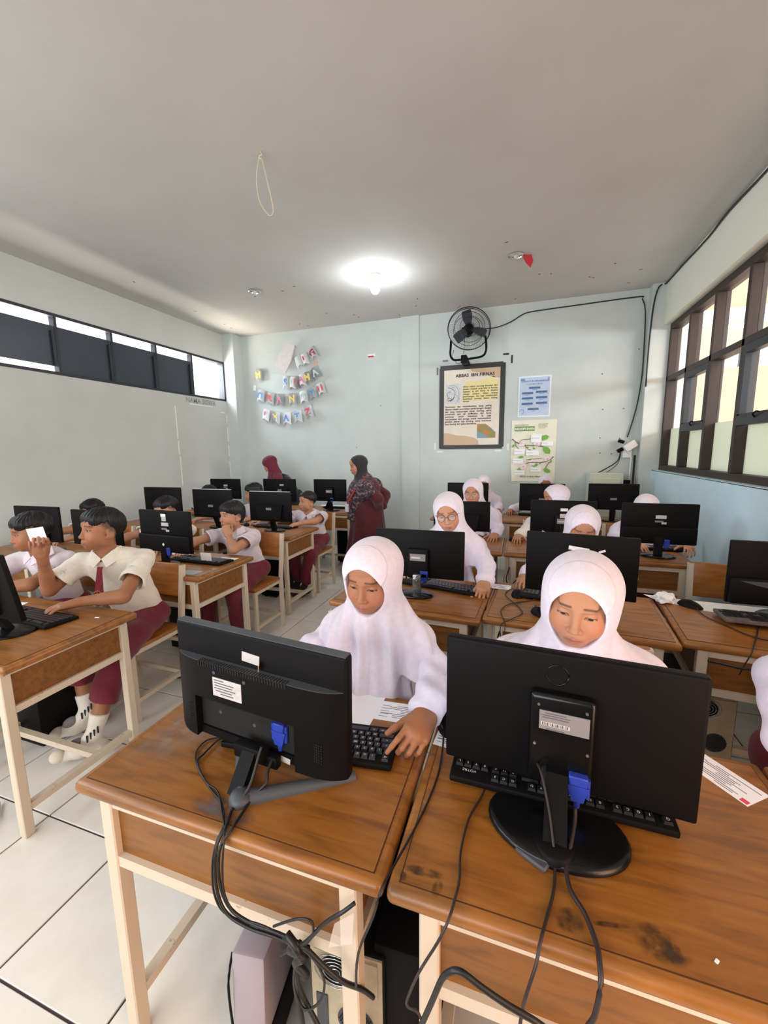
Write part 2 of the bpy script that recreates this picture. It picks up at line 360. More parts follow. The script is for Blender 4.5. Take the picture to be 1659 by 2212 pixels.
tube('string_loop', [(0, 0, 0), (-0.05, 0.02, -0.12), (-0.045, 0.03, -0.25), (0.02, 0.03, -0.35), (0.06, 0.02, -0.33), (0.045, 0.0, -0.2), (0.006, 0, -.03)], 0.0035, _M['pale string'], st, 5)
# ------------------------------------------------------------------ wall fan
FX, FY, FZ = -0.70, 5.56, 3.02
fan = thing('wall_fan', 'black round caged fan on the back wall above the framed poster', 'fan', (FX, FY, FZ))
m_cage = mat('black cage wire', (38, 38, 42), 0.4, metal=.4); m_blade = mat('grey fan blade', (120, 120, 132), 0.25)
cage = bmesh.new()
def ring(bm, r, y, tr, n=40, m=5): b_tube(bm, [(r * math.cos(2 * math.pi * k / n), y, r * math.sin(2 * math.pi * k / n)) for k in range(n + 1)], tr, m, 0)
ring(cage, 0.268, 0, 0.006); ring(cage, 0.262, 0.03, .004); ring(cage, .19, -.045, .003); ring(cage, .12, -.06, .003); ring(cage, .05, -.066, .003); ring(cage, .19, .07, .003)
put('cage_rings', me_of(fix(cage), 'cage', m_cage, 180), fan, rot=(R(-6), 0, R(14)))
sp = bmesh.new()
for k in range(60):
    a = 2 * math.pi * k / 60; c_, s_ = math.cos(a), math.sin(a)
    b_tube(sp, [(0.03 * c_, -0.066, .03 * s_), (.12 * c_, -.06, .12 * s_), (.2 * c_, -.04, .2 * s_), (.268 * c_, 0, .268 * s_)], 0.0011, 3, 0)
    b_tube(sp, [(0.06 * c_, 0.095, .06 * s_), (.19 * c_, .07, .19 * s_), (.268 * c_, 0, .268 * s_)], 0.0011, 3, 0)
spo = put('cage_spokes', me_of(fix(sp), 'spokes', m_cage, 180), fan, rot=(R(-6), 0, R(14))); spo['kind'] = 'stuff'
for k in range(3):
    a = R(100 + 120 * k); bm = bmesh.new()
    P = []
    for i in range(7):
        t = i / 6; r = .05 + .18 * t; wv = .055 + .06 * math.sin(t * 2.4)
        for sg in (-1, 1):
            an = sg * wv * .5 / r * 1.1
            P.append(bm.verts.new((r * math.cos(a + an), -0.01 + sg * .018, r * math.sin(a + an))))
    for i in range(6): bm.faces.new((P[2 * i], P[2 * i + 1], P[2 * i + 3], P[2 * i + 2]))
    bmesh.ops.solidify(bm, geom=bm.faces, thickness=0.003)
    put('blade', me_of(bm, 'blade', m_blade, 180), fan, rot=(R(-6), 0, R(14)))
bm = bmesh.new(); b_cyl(bm, (0, -.05, 0), (0, .02, 0), .045, .055, 20); put('hub', me_of(bm, 'hub', m_black, 40), fan, rot=(R(-6), 0, R(14)))
bm = bmesh.new(); b_cyl(bm, (0, .03, 0), (0, .15, 0), .07, .06, 20); b_box(bm, (0, .12, .04), (.16, .03, .03)); put('motor', me_of(bm, 'motor', m_black, 40), fan, rot=(R(-6), 0, R(14)))
tube('bracket', [(-.235, .04, -.12), (-.235, .02, -.2), (-.235, 0, -.30), (-.21, 0, -.355), (-.16, 0, -.375), (0, 0, -.372), (.13, 0, -.362), (.19, 0, -.34), (.215, 0, -.29), (.215, .02, -.2), (.2, .04, -.1)], .014, m_black, fan, 8)
bm = bmesh.new(); b_box(bm, (-.06, .05, -.37), (.075, .14, .1), .01); b_box(bm, (-.06, .2, -.38), (.09, .19, .05), .01); put('mount_clamp', me_of(bm, 'clamp', m_black, 40), fan)
tube('pull_cord', [(-.05, -.02, -.09), (-.055, -.02, -.2), (-.058, -.02, -.31)], .003, m_black, fan, 5)
tube('loop_cord', [(-.19, 0, -.25), (-.2, -.02, -.34), (-.14, -.02, -.42), (-.08, -.02, -.41)], .003, m_black, fan, 5)

# ------------------------------------------------------------------ cables along the walls
tag(tube('fan_cable', [(-.52, 5.66, 3.02), (-.36, 5.75, 3.05), (-.2, 5.83, 3.12), (-.05, 5.838, 3.2), (0.1, 5.84, 3.22), (.6, 5.84, 3.235), (1.23, 5.84, 3.25), (1.27, 5.835, 3.22), (1.31, 5.83, 3.08), (1.325, 5.83, 2.7), (1.325, 5.83, 2.3), (1.29, 5.83, 1.95), (1.22, 5.83, 1.62)], .007, m_cable, None, 6, 3), 'thin cable running from the fan along the back wall to a socket', 'cable')
tag(tube('ceiling_edge_cable', [(1.345, 5.70, 2.2), (1.345, 5.70, 2.7), (1.36, 5.70, 3.1), (1.40, 5.70, 3.29), (1.472, 5.70, 3.32), (1.468, 5.2, 3.315), (1.47, 4.6, 3.30), (1.466, 4.2, 3.32), (1.47, 3.6, 3.30), (1.465, 3.0, 3.31), (1.468, 2.4, 3.29)], .008, m_cable, None, 6, 3), 'black cable running along the top of the right wall and down the column', 'cable')
pb = thing('wall_socket', 'white power socket with a plugged white adapter on the back wall', 'socket', (1.20, 5.85, 1.47))
bm = bmesh.new(); b_box(bm, (0.03, -0.02, -0.04), (0.10, 0.035, 0.12), .006); put('socket_box', me_of(bm, 'socket_box', m_white, 40), pb)
box('adapter', (0.05, -0.07, 0.045), (0.14, .06, 0.085), m_white, pb, .008, rot=(0, R(-35), 0))
box('plug', (-0.05, -0.05, 0.10), (0.07, .04, 0.04), m_black, pb, .008, rot=(0, R(20), 0)); box('plug', (-0.055, -0.05, -0.005), (0.07, .04, 0.045), m_black, pb, .008, rot=(0, R(-30), 0))
tube('white_cord', [(.03, -.05, -.02), (.07, -.05, -.08), (.075, -.03, -.2), (.07, -.02, -.5)], .008, m_white, pb)
tag(tube('drooping_cable', [(1.15, 5.80, 1.44), (1.12, 5.78, 1.33), (1.0, 5.76, 1.24), (.88, 5.76, 1.17)], .007, m_cable), 'black cable drooping from the socket behind the pale cabinet', 'cable')
tag(tube('thin_drooping_cable', [(1.16, 5.82, 1.42), (1.13, 5.80, 1.30), (1.04, 5.79, 1.21), (.96, 5.78, 1.17)], .004, m_cable), 'thinner grey cable drooping beside the black one below the socket', 'cable')
tag(tube('wall_conduit', [(1.318, 5.838, 1.40), (1.318, 5.838, .9), (1.318, 5.838, .3)], .012, m_cable_b, None, 6, 1), 'brown vertical conduit on the back wall beside the column', 'conduit')
ps = thing('lower_socket', 'small grey socket with a black plug low on the back wall', 'socket', (1.22, 5.85, 1.02))
box('socket_box', (0, -.015, 0), (.12, .03, .10), m_white, ps, .005); box('plug', (-.0, -.05, .05), (.12, .04, .05), m_black, ps, .006)
cb = thing('wall_cabinet', 'pale grey metal cabinet against the back wall behind a monitor', 'cabinet', (0.97, 5.68, 0))
m_cab = mat('pale cabinet paint', (196, 200, 184), .5)
box('body', (0, 0, .61), (.36, .30, 1.16), m_cab, cb, .004, 1); box('door', (0, -.158, .60), (.30, .016, 1.06), m_cab, cb, .003, 1)
box('handle', (.11, -.175, .7), (.02, .02, .1), m_chrome, cb, .004, 1)
for sx in (-1, 1): box('foot', (sx * .15, 0, .016), (.05, .28, .034), m_cab, cb)

# ------------------------------------------------------------------ posters
m_post = mat('poster paper', (226, 217, 202), .55, col2=(219, 208, 192), scale=6)
m_tan = mat('poster tan print', (198, 171, 142), .6); m_yel = mat('poster yellow print', (230, 210, 132), .6, col2=(224, 214, 168), scale=30)
m_tape = mat('black tape', (34, 33, 33), .45); m_skc = mat('sketch paper', (214, 213, 214), .7, col2=(196, 196, 200), scale=40)
YP = YB - 0.004
p1 = thing('biography_poster', 'large biography poster framed with black tape on the back wall under the fan', 'poster', (-0.69, YB, 2.075))
def flat(name, pts, m, par, y=-.006, t=.002, label=None):
    bm = bmesh.new(); b_prism(bm, pts, -t / 2, t / 2); return put(name, me_of(fix(bm), name, m), par, (0, y, 0), label=label)
def rect(x0, x1, z0, z1): return [(x0, z0), (x1, z0), (x1, z1), (x0, z1)]
flat('sheet', rect(-.39, .39, -.53, .53), m_post, p1, -.003, .004)
for q in (rect(-.43, .41, .50, .565), rect(-.44, -.375, -.56, .53), rect(.375, .44, -.545, .55), rect(-.425, .42, -.57, -.515)):
    flat('tape_strip', q, m_tape, p1, -.0065 - .0005 * random.random(), .002)
flat('top_blob', [(-.02, .5), (0, .47), (.06, .455), (.14, .44), (.2, .40), (.28, .375), (.375, .36), (.375, .5)], m_tan, p1, -.0056, .0008)
flat('bottom_blob', [(-.375, -.515), (-.375, -.345), (-.3, -.35), (-.2, -.38), (-.08, -.39), (.04, -.415), (.1, -.45), (.11, -.515)], m_tan, p1, -.0056, .0008)
flat('yellow_wash', [(-.10, .30), (-.07, .34), (.12, .335), (.2, .37), (.3, .385), (.33, .33), (.36, .32), (.35, .16), (.31, .09), (.1, .085), (-.08, .07), (-.12, .1)], m_yel, p1, -.0056, .0008)
for wd_, wx_ in (('ABBAS', -.215), ('IBN', -.010), ('FIRNAS', .105)): text('title_word', wd_, .058, m_inkd, (wx_, -.0072, .447), WALLROT, p1, bold=.0016, space=1.06)
sk = flat('portrait_sketch', rect(-.355, -.145, .05, .315), m_skc, p1, -.0058, .001)
bm = bmesh.new()
def pl_(pts, r): b_tube(bm, [(x, 0, z) for x, z in pts], r, 4, 3)
pl_([(-.325, .20), (-.335, .175), (-.318, .165), (-.325, .15), (-.315, .135), (-.328, .105), (-.30, .085), (-.26, .10), (-.235, .135), (-.225, .18)], .003)
pl_([(-.32, .27), (-.28, .262), (-.24, .23), (-.22, .195), (-.225, .17)], .0035); pl_([(-.31, .285), (-.26, .30), (-.2, .27), (-.17, .2), (-.165, .1)], .002)
pl_([(-.315, .205), (-.295, .215), (-.28, .205)], .004); pl_([(-.312, .19), (-.296, .192)], .003); pl_([(-.318, .125), (-.295, .13)], .003)
pl_([(-.29, .12), (-.25, .115), (-.24, .14)], .004); pl_([(-.215, .17), (-.18, .14), (-.19, .07)], .0018); pl_([(-.30, .1), (-.28, .095), (-.26, .11)], .005); pl_([(-.27, .28), (-.22, .26)], .0015)
put('portrait_lines', me_of(fix(bm), 'portrait', m_ink, 180), p1, (0, -.006, 0))
text('paragraph', 'Abbas adalah seorang ilmuwan dari dinasti Umayah yang lahir di Ronda, Spanyol. Ia ahli kimia. Ia disebut sebagai pelopor dalam bidang penerbangan dan juga memberikan kontribusi penting dalam bidang lainnya.', .031, m_inkd, (-.115, -.0072, .285), WALLROT, p1, width=.46, justify=True, line=1.05, bold=.0005)
text('paragraph', 'Penemuan dan kontribusinya yang paling dikenal adalah percobaan penerbangan dengan alat yang menyerupai sayap burung, serta penemuan jam air al-Maqata dan lensa pembesar untuk membaca. Ia juga menciptakan alat peraga untuk menunjukkan gerakan planet dan bintang, serta membuat kaca bening dari gelas berwarna.', .0335, m_inkd, (-.36, -.0072, .025), WALLROT, p1, width=.63, justify=True, line=1.0, bold=.0006)
flat('map_picture', rect(.085, .33, -.425, -.235), mat('map sea', (112, 150, 160), .5), p1, -.006, .001)
flat('map_land', [(.085, -.235), (.085, -.33), (.15, -.36), (.2, -.385), (.25, -.425), (.33, -.425), (.33, -.36), (.26, -.29), (.19, -.235)], mat('map land', (190, 116, 66), .5, col2=(120, 138, 78), scale=12, lo=.4, hi=.6), p1, -.0068, .0008)
flat('map_corner', [(.2, -.235), (.33, -.235), (.33, -.35), (.27, -.29)], m_post, p1, -.0068, .0008)
for (x, z, hz) in ((-.47, .50, 0), (-.36, .63, 1), (.44, .655, 1), (.515, .585, 0)):
    tag(put('tape_piece', box_me('tape_piece', (.075, .002, .022) if hz else (.022, .002, .10), m_tape if x > 0 else mat('grey tape', (96, 98, 98), .5)), None, (-0.69 + x, YB - .002, 2.075 + z)),
        {(-.47): 'short vertical grey tape strip left of the framed poster top corner', (-.36): 'short level grey tape strip above the framed poster left corner', .44: 'short level black tape strip above the framed poster right corner', .515: 'short vertical black tape strip right of the framed poster top corner'}[x], 'tape')
m_wtape = mat('white tape trace', (226, 230, 226), .7)
for (x, z, hz, lb) in ((-.50, -.53, 0, 'pale vertical tape trace left of the framed poster bottom corner'), (-.43, -.605, 1, 'pale level tape trace under the framed poster left corner'), (.37, -.60, 1, 'pale level tape trace under the framed poster right corner'), (.50, -.55, 0, 'pale vertical tape trace right of the framed poster bottom corner')):
    tag(put('tape_trace', box_me('tape_trace', (.085, .002, .02) if hz else (.02, .002, .09), m_wtape), None, (-0.69 + x, YB - .002, 2.075 + z)), lb, 'tape')

p2 = thing('organisation_chart', 'pale blue class organisation chart sheet right of the framed poster', 'poster', (0.12, YB, 2.17))
flat('sheet', rect(-.20, .20, -.26, .26), mat('chart white border', (226, 230, 236), .6), p2, -.003, .003); flat('print_area', rect(-.183, .183, -.243, .243), mat('chart blue wash', (190, 204, 226), .6, col2=(178, 194, 220), scale=14), p2, -.0052, .001)
m_navy = mat('chart navy', (70, 106, 152), .6)
text('title', 'STRUKTUR ORGANISASI', .030, m_navy, (.0, -.0065, .208), WALLROT, p2, align='CENTER', bold=.0006, space=1.0); text('subtitle', 'KELAS IBNU FIRNAS', .022, m_navy, (0, -.0065, .168), WALLROT, p2, align='CENTER')
for x, z in ((0, .11), (-.085, .045), (.085, .055), (-.085, -.02), (.088, -.015), (-.085, -.09), (.09, -.085), (-.01, -.16)):
    flat('chart_bar', rect(x - .068, x + .068, z - .013, z + .013), m_navy, p2, -.0062, .001); flat('name_line', rect(x - .03, x + .03, z - .026, z - .022), m_navy, p2, -.006, .0006)
bm = bmesh.new(); b_tube(bm, [(-.15 + .024 * math.cos(a), 0, -.19 + .03 * math.sin(a)) for a in [k * .5 - 1.4 for k in range(10)]], .004, 4, 0); b_box(bm, (-.15, 0, .215), (.05, .001, .03)); b_box(bm, (.165, 0, .21), (.014, .001, .045)); put('chart_emblems', me_of(fix(bm), 'emblem', mat('chart mid blue', (110, 142, 186), .6)), p2, (0, -.006, 0))

p3 = thing('discipline_poster', 'curling poster of blossom branches and green title strip below the chart', 'poster', (0.125, YB, 1.465))
bm = bmesh.new(); NXp, NZp = 12, 18; vs = {}
for i in range(NXp + 1):
    for j in range(NZp + 1):
        u, v = i / NXp, j / NZp; x = -.275 + .56 * u; z = -.405 + .81 * v
        yy = -.004 - .018 * max(0, .35 - v) * abs(math.sin(u * 5 + 1)) - (.05 * max(0, .12 - u) * 6 * max(0, .38 - v)) - .05 * max(0, .18 - v) * max(0, .25 - u) * 8
        if v < .36 and u < .09: x += .02 * (0.36 - v) / .36
        vs[i, j] = bm.verts.new((x, yy, z))
for i in range(NXp):
    for j in range(NZp): bm.faces.new((vs[i, j], vs[i + 1, j], vs[i + 1, j + 1], vs[i, j + 1]))
put('sheet', me_of(bm, 'sheet', mat('cream poster', (228, 226, 206), .5, col2=(220, 217, 196), scale=5), 180), p3)
m_grn = mat('poster green', (110, 150, 76), .6); m_leaf = mat('poster leaf green', (112, 168, 66), .6); m_twig = mat('poster twig brown', (92, 76, 66), .6); m_pet = mat('poster petal pink', (236, 214, 214), .6)
flat('title_strip', rect(-.235, .015, .265, .325), m_grn, p3, -.011, .0012); text('title', 'KEDISIPLINAN', .040, mat('pale print', (226, 232, 214), .7), (-.11, -.0125, .312), WALLROT, p3, align='CENTER', bold=.001, space=.95)
text('heading', 'POHON KEBAIKAN', .020, m_twig, (-.235, -.011, .352), WALLROT, p3)
text('small_print', 'Nama siswa kelas\nSikap disiplin di\nkelas dan rumah\nTepat waktu', .017, m_ink, (.06, -.011, .36), WALLROT, p3)
text('class_line', 'KELAS VI IBNU FIRNAS', .028, m_twig, (-.15, -.024, -.325), WALLROT, p3, bold=.0006)
def twig(pts, r): return tube('twig', [(x, -.015, z) for x, z in pts], r, m_twig, p3, 5, 3)
twig([(-.265, .165), (-.22, .125), (-.17, .10)], .006); twig([(-.225, .12), (-.215, .075), (-.165, .02)], .004); twig([(-.17, .10), (-.15, .14), (-.1, .155), (-.03, .16)], .004)
twig([(-.1, .08), (.02, .07), (.13, .06)], .005); twig([(-.1, .075), (-.06, .03), (.0, .0)], .004); twig([(-.08, -.165), (-.02, -.15), (.12, -.15), (.21, -.12), (.26, -.075)], .005); twig([(.09, -.17), (.13, -.14)], .004); twig([(.22, -.13), (.19, -.18), (.165, -.23)], .004); twig([(-.08, -.115), (.12, -.095)], .003)
def pleaf(x, z, a, s): 
    q = [(0, 0), (.35, .3), (.75, .28), (1, 0), (.7, -.25), (.3, -.25)]; c_, s_ = math.cos(a), math.sin(a)
    flat('leaf', [(x + s * (u * c_ - v * s_), z + s * (u * s_ + v * c_)) for u, v in q], m_leaf, p3, -.016, .001)
pleaf(.13, .06, -.9, .13); pleaf(.09, .155, .3, .11); pleaf(.14, -.235, -.5, .10); pleaf(-.18, -.09, .2, .07); pleaf(-.19, -.25, .2, .07); pleaf(.0, -.2, .3, .08); pleaf(-.26, .05, 1.0, .05); pleaf(.22, -.16, 1.3, .05); pleaf(-.09, .05, 0, .04); pleaf(.03, .02, 2.4, .04); pleaf(.0, -.10, 3.9, .05)
for x, z in ((-.14, .105), (.05, .09), (.0, -.15), (.19, -.105), (-.11, -.205)):
    for k in range(5):
        a = k * 1.257 + .3; flat('petal', [(x + .028 * math.cos(a) + .02 * math.cos(t), z + .028 * math.sin(a) + .02 * math.sin(t)) for t in [i * 1.047 for i in range(6)]], m_pet, p3, -.0165 - .0002 * k, .0006)
m_card = mat('poster caption white', (238, 238, 240), .7)
for x, z, w_, h_, tx in ((.04, .165, .13, .10, 'Datang tepat waktu'), (.18, .095, .14, .055, 'Patuh aturan'), (-.165, -.005, .135, .075, 'Mengerjakan tugas'), (.0, -.025, .16, .07, 'Rajin membaca'), (-.18, -.13, .13, .065, 'Antri dengan tertib'), (.05, -.245, .13, .06, 'Rapi berseragam'), (-.155, -.285, .13, .06, 'Menjaga kebersihan')):
    flat('caption_card', rect(x - w_ / 2, x + w_ / 2, z - h_ / 2, z + h_ / 2), m_card, p3, -.0185, .001)
    text('caption', tx, .0125, m_ink, (x - w_ / 2 + .006, -.0195, z + .01), WALLROT, p3)

# ------------------------------------------------------------------ letter bunting on the back wall
m_flag = mat('bunting card', (246, 246, 244), .6, col2=(234, 232, 236), scale=70)
FC = {'r': mat('bunting red', (206, 58, 70), .6), 'p': mat('bunting pink', (206, 112, 142), .6), 'b': mat('bunting blue', (84, 132, 196), .6), 'y': mat('bunting yellow', (228, 196, 96), .6), 'g': mat('bunting pale green', (178, 200, 196), .6), 'm': mat('bunting maroon', (150, 50, 74), .6)}
def pt(px_x, px_z): return (px_x, px_z)
# letter, colour, x on the wall, height z, tilt, turn
rows = [
 ('top', [('', 'p', -3.34, 2.935, 30, 50), ('I', 'r', -3.23, 2.965, 22, 30), ('G', 'm', -3.1, 3.045, 30, 25)]),
 ('second', [('M', 'y', -4.03, 2.805, 2, 20), ('S', 'b', -3.54, 2.665, 0, 30), ('E', 'g', -3.43, 2.645, 0, 50), ('L', 'r', -3.35, 2.655, -4, 40), ('A', 'p', -3.27, 2.675, 10, 35), ('M', 'y', -3.17, 2.705, 12, 40), ('A', 'g', -3.06, 2.755, 28, 25)]),
 ('third', [('O', 'b', -4.0, 2.485, -10, 20), ('R', 'r', -3.83, 2.435, -8, 20), ('A', 'p', -3.66, 2.405, -4, 20), ('N', 'y', -3.44, 2.405, 2, 15), ('G', 'g', -3.26, 2.425, 10, 20), ('T', 'b', -3.11, 2.465, 18, 25), ('U', 'r', -2.97, 2.525, 20, 25)]),
 ('lowest', [('I', 'p', -3.93, 2.185, -10, 25), ('Y', 'y', -3.75, 2.135, -4, 15), ('A', 'b', -3.56, 2.115, 2, 15), ('T', 'b', -3.37, 2.135, 8, 15), ('Z', 'r', -3.19, 2.195, 16, 25)]),
]
fw, fh = .145, .195
fbm = bmesh.new()
for (sx, sz) in ((0, 0),):
    nx = 5
    A = []
    for i in range(nx + 1):
        u = i / nx; x = (u - .5) * fw; yb = -.028 * math.sin(u * math.pi)
        zb = -fh + (.05 * (1 - abs(2 * u - 1)))
        A.append((fbm.verts.new((x, yb, 0)), fbm.verts.new((x, yb * 1.3 - .012, zb))))
    for i in range(nx): fbm.faces.new((A[i][0], A[i + 1][0], A[i + 1][1], A[i][1]))
bmesh.ops.solidify(fbm, geom=fbm.faces, thickness=.0015)
flag_me = me_of(fbm, 'flag', m_flag, 180)
GX0 = -4.36 - -4.26
for rn, fl_ in rows:
    bt = thing('letter_bunting', f'{rn} string of white letter flags pinned on the back wall', 'bunting', (fl_[0][2], YB, fl_[0][3]), 0, 'letter buntings')
    x0, z0 = fl_[0][2], fl_[0][3]
    for (ch, cc, x, z, tilt, turn) in fl_:
        f = put('flag', flag_me, bt, (x - x0, -.034, z - z0), (0, R(-tilt), R(turn * (-.22))))
        if ch: put('flag_letter', text_me(ch, .135, FC[cc], align='CENTER', bold=.006), f, (0, -.040, -.028), WALLROT)
    pts = [(x - x0, -.015, z - z0) for (_, _, x, z, _, _) in fl_]
    a, bb = pts[0], pts[-1]
    pts = [(a[0] - (.55 if rn == 'top' else .07), -.005, a[2] + (.12 if rn == 'top' else .05))] + pts + [(bb[0] + .16, -.005, bb[2] + .10)]
    tube('bunting_string', pts, .002, mat('white string', (220, 218, 210), .8), bt, 4)
bm = bmesh.new(); b_prism(bm, [(-.02, .24), (.10, .20), (.02, -.02), (-.085, -.19), (-.25, -.10), (-.16, .09)], -.012, .012)
tag(put('folded_paper', me_of(fix(bm), 'folded', mat('folded white paper', (222, 214, 212), .7, col2=(212, 204, 204), scale=20)), None, (-3.45, YB - .06, 2.90), (R(6), 0, R(10))), 'large folded white paper hanging over the top letter bunting', 'paper')
for (x, z, s_, c_, lb) in ((-4.155, 2.53, (.05, .085), (236, 238, 236), 'small white paper scrap on the back wall beside the pillar'), (-3.03, 2.83, (.06, .05), (232, 176, 136), 'small orange sticky note right of the top bunting')):
    tag(put('paper_scrap', box_me('scrap', (s_[0], .003, s_[1]), mat(lb, c_, .7)), None, (x, YB - .002, z), (0, R(10), 0)), lb, 'paper')
ws = thing('wall_sticker', 'small red and white strip stuck on the bare back wall', 'sticker', (-2.13, YB, 2.86))
box('white_half', (0, -.002, .012), (.11, .004, .03), m_white, ws); box('red_half', (-.01, -.003, -.008), (.085, .004, .02), m_red, ws)
# tape remains and marks of a removed board on the left wall
lt = thing('tape_outline', 'broken white tape outline left by a board removed from the left wall', 'tape', (XL, 4.6, 1.8))
for (y0, z0, y1, z1) in ((-.02, .35, -.02, -.1), (-.02, -.13, -.01, -.32), (-.01, -.34, 0, -.75), (.88, .33, .98, .33), (1.02, .30, 1.02, .18), (1.02, .1, 1.02, -.12), (1.02, -.18, 1.02, -.35), (1.02, -.45, 1.02, -.7), (.25, .40, .72, .40)):
    box('tape_strip', (.002, (y0 + y1) / 2, (z0 + z1) / 2), (.003, max(.018, y1 - y0), max(.015, z0 - z1)), m_wtape, lt)
tag(put('torn_lettering', text_me('NAMA SISWA', .10, mat('faded lettering', (150, 152, 146), .8), bold=.002), None, (XL + .003, 4.78, 2.30), (R(90), 0, R(90))), 'faded torn lettering under the clerestory on the left wall', 'lettering')

# flecks of old tape and flaked paint on the ceiling, nail holes in the back wall
rn = random.Random(5); fm = box_me('paint_fleck', (.03, .014, .002), mat('flaked paint mark', (124, 108, 92), .8)); nm = box_me('nail_hole', (.012, .003, .012), mat('nail hole', (70, 66, 64), .9))
ce = COL.objects['ceiling']; wb = COL.objects['wall_back']
for k in range(26):
    x = rn.uniform(-4.2, 1.2); y = 5.75 - abs(rn.gauss(0, .9)); put('paint_fleck', fm, ce, (x + 1.5, y - 1.8, -.0508), (0, 0, rn.uniform(0, 3)))
for x, z in ((.93, 1.97), (1.16, 1.97), (.92, 1.62), (1.14, 1.61), (.93, 1.43), (1.06, 1.42), (.92, 1.16), (-2.0, 2.15), (-2.4, 1.55), (1.28, 2.66), (.9, 2.4)): put('nail_hole', nm, wb, (x + 1.5, -.076, z - 1.7))
# ------------------------------------------------------------------ school desks
DZ = 0.74
m_groove = mat('dark varnish groove', (74, 40, 14), .6)
def desk_parts(root, W, D):
    box('desktop', (0, 0, DZ - .016), (W, D, .032), m_top, root, .013, 3)
    bm = bmesh.new(); b_box(bm, (0, 0, 0), (W - .045, D - .045, .0030)); put('desktop_field', me_of(bm, 'field', m_top), root, (0, 0, DZ + .0003)); put('edge_groove', box_me('edge_groove', (W - .0405, D - .0405, .0024), m_groove), root, (0, 0, DZ - .0002))
    lx, ly = W / 2 - .075, D / 2 - .035
    lm = box_me('leg', (.036, .036, .708), m_chip, .003, 1); lm.name = 'desk_leg'
    for sx in (-1, 1):
        for sy in (-1, 1): put('leg', lm, root, (sx * lx, sy * ly, .354))
    rm = box_me('rail_long', (2 * lx - .036, .028, .028), m_chip); sm = box_me('rail_short', (.028, 2 * ly - .036, .028), m_chip)
    for z in (.694, .535):
        put('front_rail', rm, root, (0, -ly, z))
        for sx in (-1, 1): put('side_rail', sm, root, (sx * lx, 0, z))
    put('back_rail', rm, root, (0, ly, .694))
    pf = box_me('front_panel', (2 * lx - .036, .010, .131), m_ply); ps_ = box_me('side_panel', (.010, 2 * ly - .036, .131), m_ply)
    put('front_panel', pf, root, (0, -ly + .004, .6145))
    for sx in (-1, 1): put('side_panel', ps_, root, (sx * (lx - .004), 0, .6145))
    for sx in (-1, 1): put('stretcher', sm, root, (sx * lx, 0, .115))
    put('foot_bar', box_me('foot_bar', (2 * lx - .03, .028, .028), m_chip), root, (0, ly * .25, .115))
_desk = {}
def desk(x0, x1, y0, label, D=.555, rz=0.0):
    W = round(x1 - x0 - .004, 3); c = ((x0 + x1) / 2, y0 + D / 2, 0)
    if (W, D) not in _desk:
        d = thing('school_desk', label, 'desk', c, R(rz), 'school desks'); desk_parts(d, W, D); _desk[W, D] = d; return d
    return copy_tree(_desk[W, D], c, R(rz), label)
desk(-.978, -.206, .575, 'front desk carrying the monitor on a V-shaped stand')
desk(-.204, .568, .575, 'front desk carrying the large flat black monitor, ring stains on its top')
desk(.571, 1.343, .575, 'front desk cut off by the right edge, white sheet at its left corner')
desk(-.912, -.140, 1.80, 'desk behind the girl at the V-stand monitor, with chrome-necked monitor', rz=-3)
desk(-.135, .637, 1.795, 'desk right behind the front girl with the flat monitor', rz=-4)
desk(.645, 1.417, 1.78, 'desk with white sheet, mouse and dusty keyboard by the blue wall', rz=-5)
desk(-.882, -.115, 3.06, 'third row desk behind the girl in round glasses', D=.57)
desk(-.110, .465, 3.06, 'narrow third row desk in the middle of the right side', D=.57)
desk(.47, 1.10, 3.06, 'third row desk nearest the blue right wall', D=.57)
desk(-.97, -.205, 4.48, 'back row desk below the framed poster'); desk(-.20, .565, 4.48, 'back row desk below the blossom poster'); desk(.57, 1.335, 4.48, 'back row desk before the pale cabinet')
desk(-2.517, -1.745, .86, 'desk of the boy holding up a white card, its side panel facing the aisle'); desk(-3.29, -2.52, .86, 'desk of the boy in profile at the left edge')
desk(-2.625, -1.853, 1.93, 'desk of the boy with his fist at his mouth, clear plastic on its corner'); desk(-3.40, -2.63, 1.93, 'second row desk behind the boy with the card'); desk(-4.175, -3.405, 1.93, 'second row desk along the left wall')
desk(-2.705, -1.933, 3.115, 'third row desk of the boy leaning on his forearms by the aisle'); desk(-3.48, -2.71, 3.115, 'third row desk with the silver-topped monitor'); desk(-4.255, -3.485, 3.115, 'third row desk along the left wall')
desk(-2.70, -1.93, 4.56, 'back row desk with a small stand, beside the standing woman'); desk(-3.47, -2.705, 4.56, 'back row desk before the bending woman'); desk(-4.245, -3.475, 4.56, 'back row desk in the left corner')

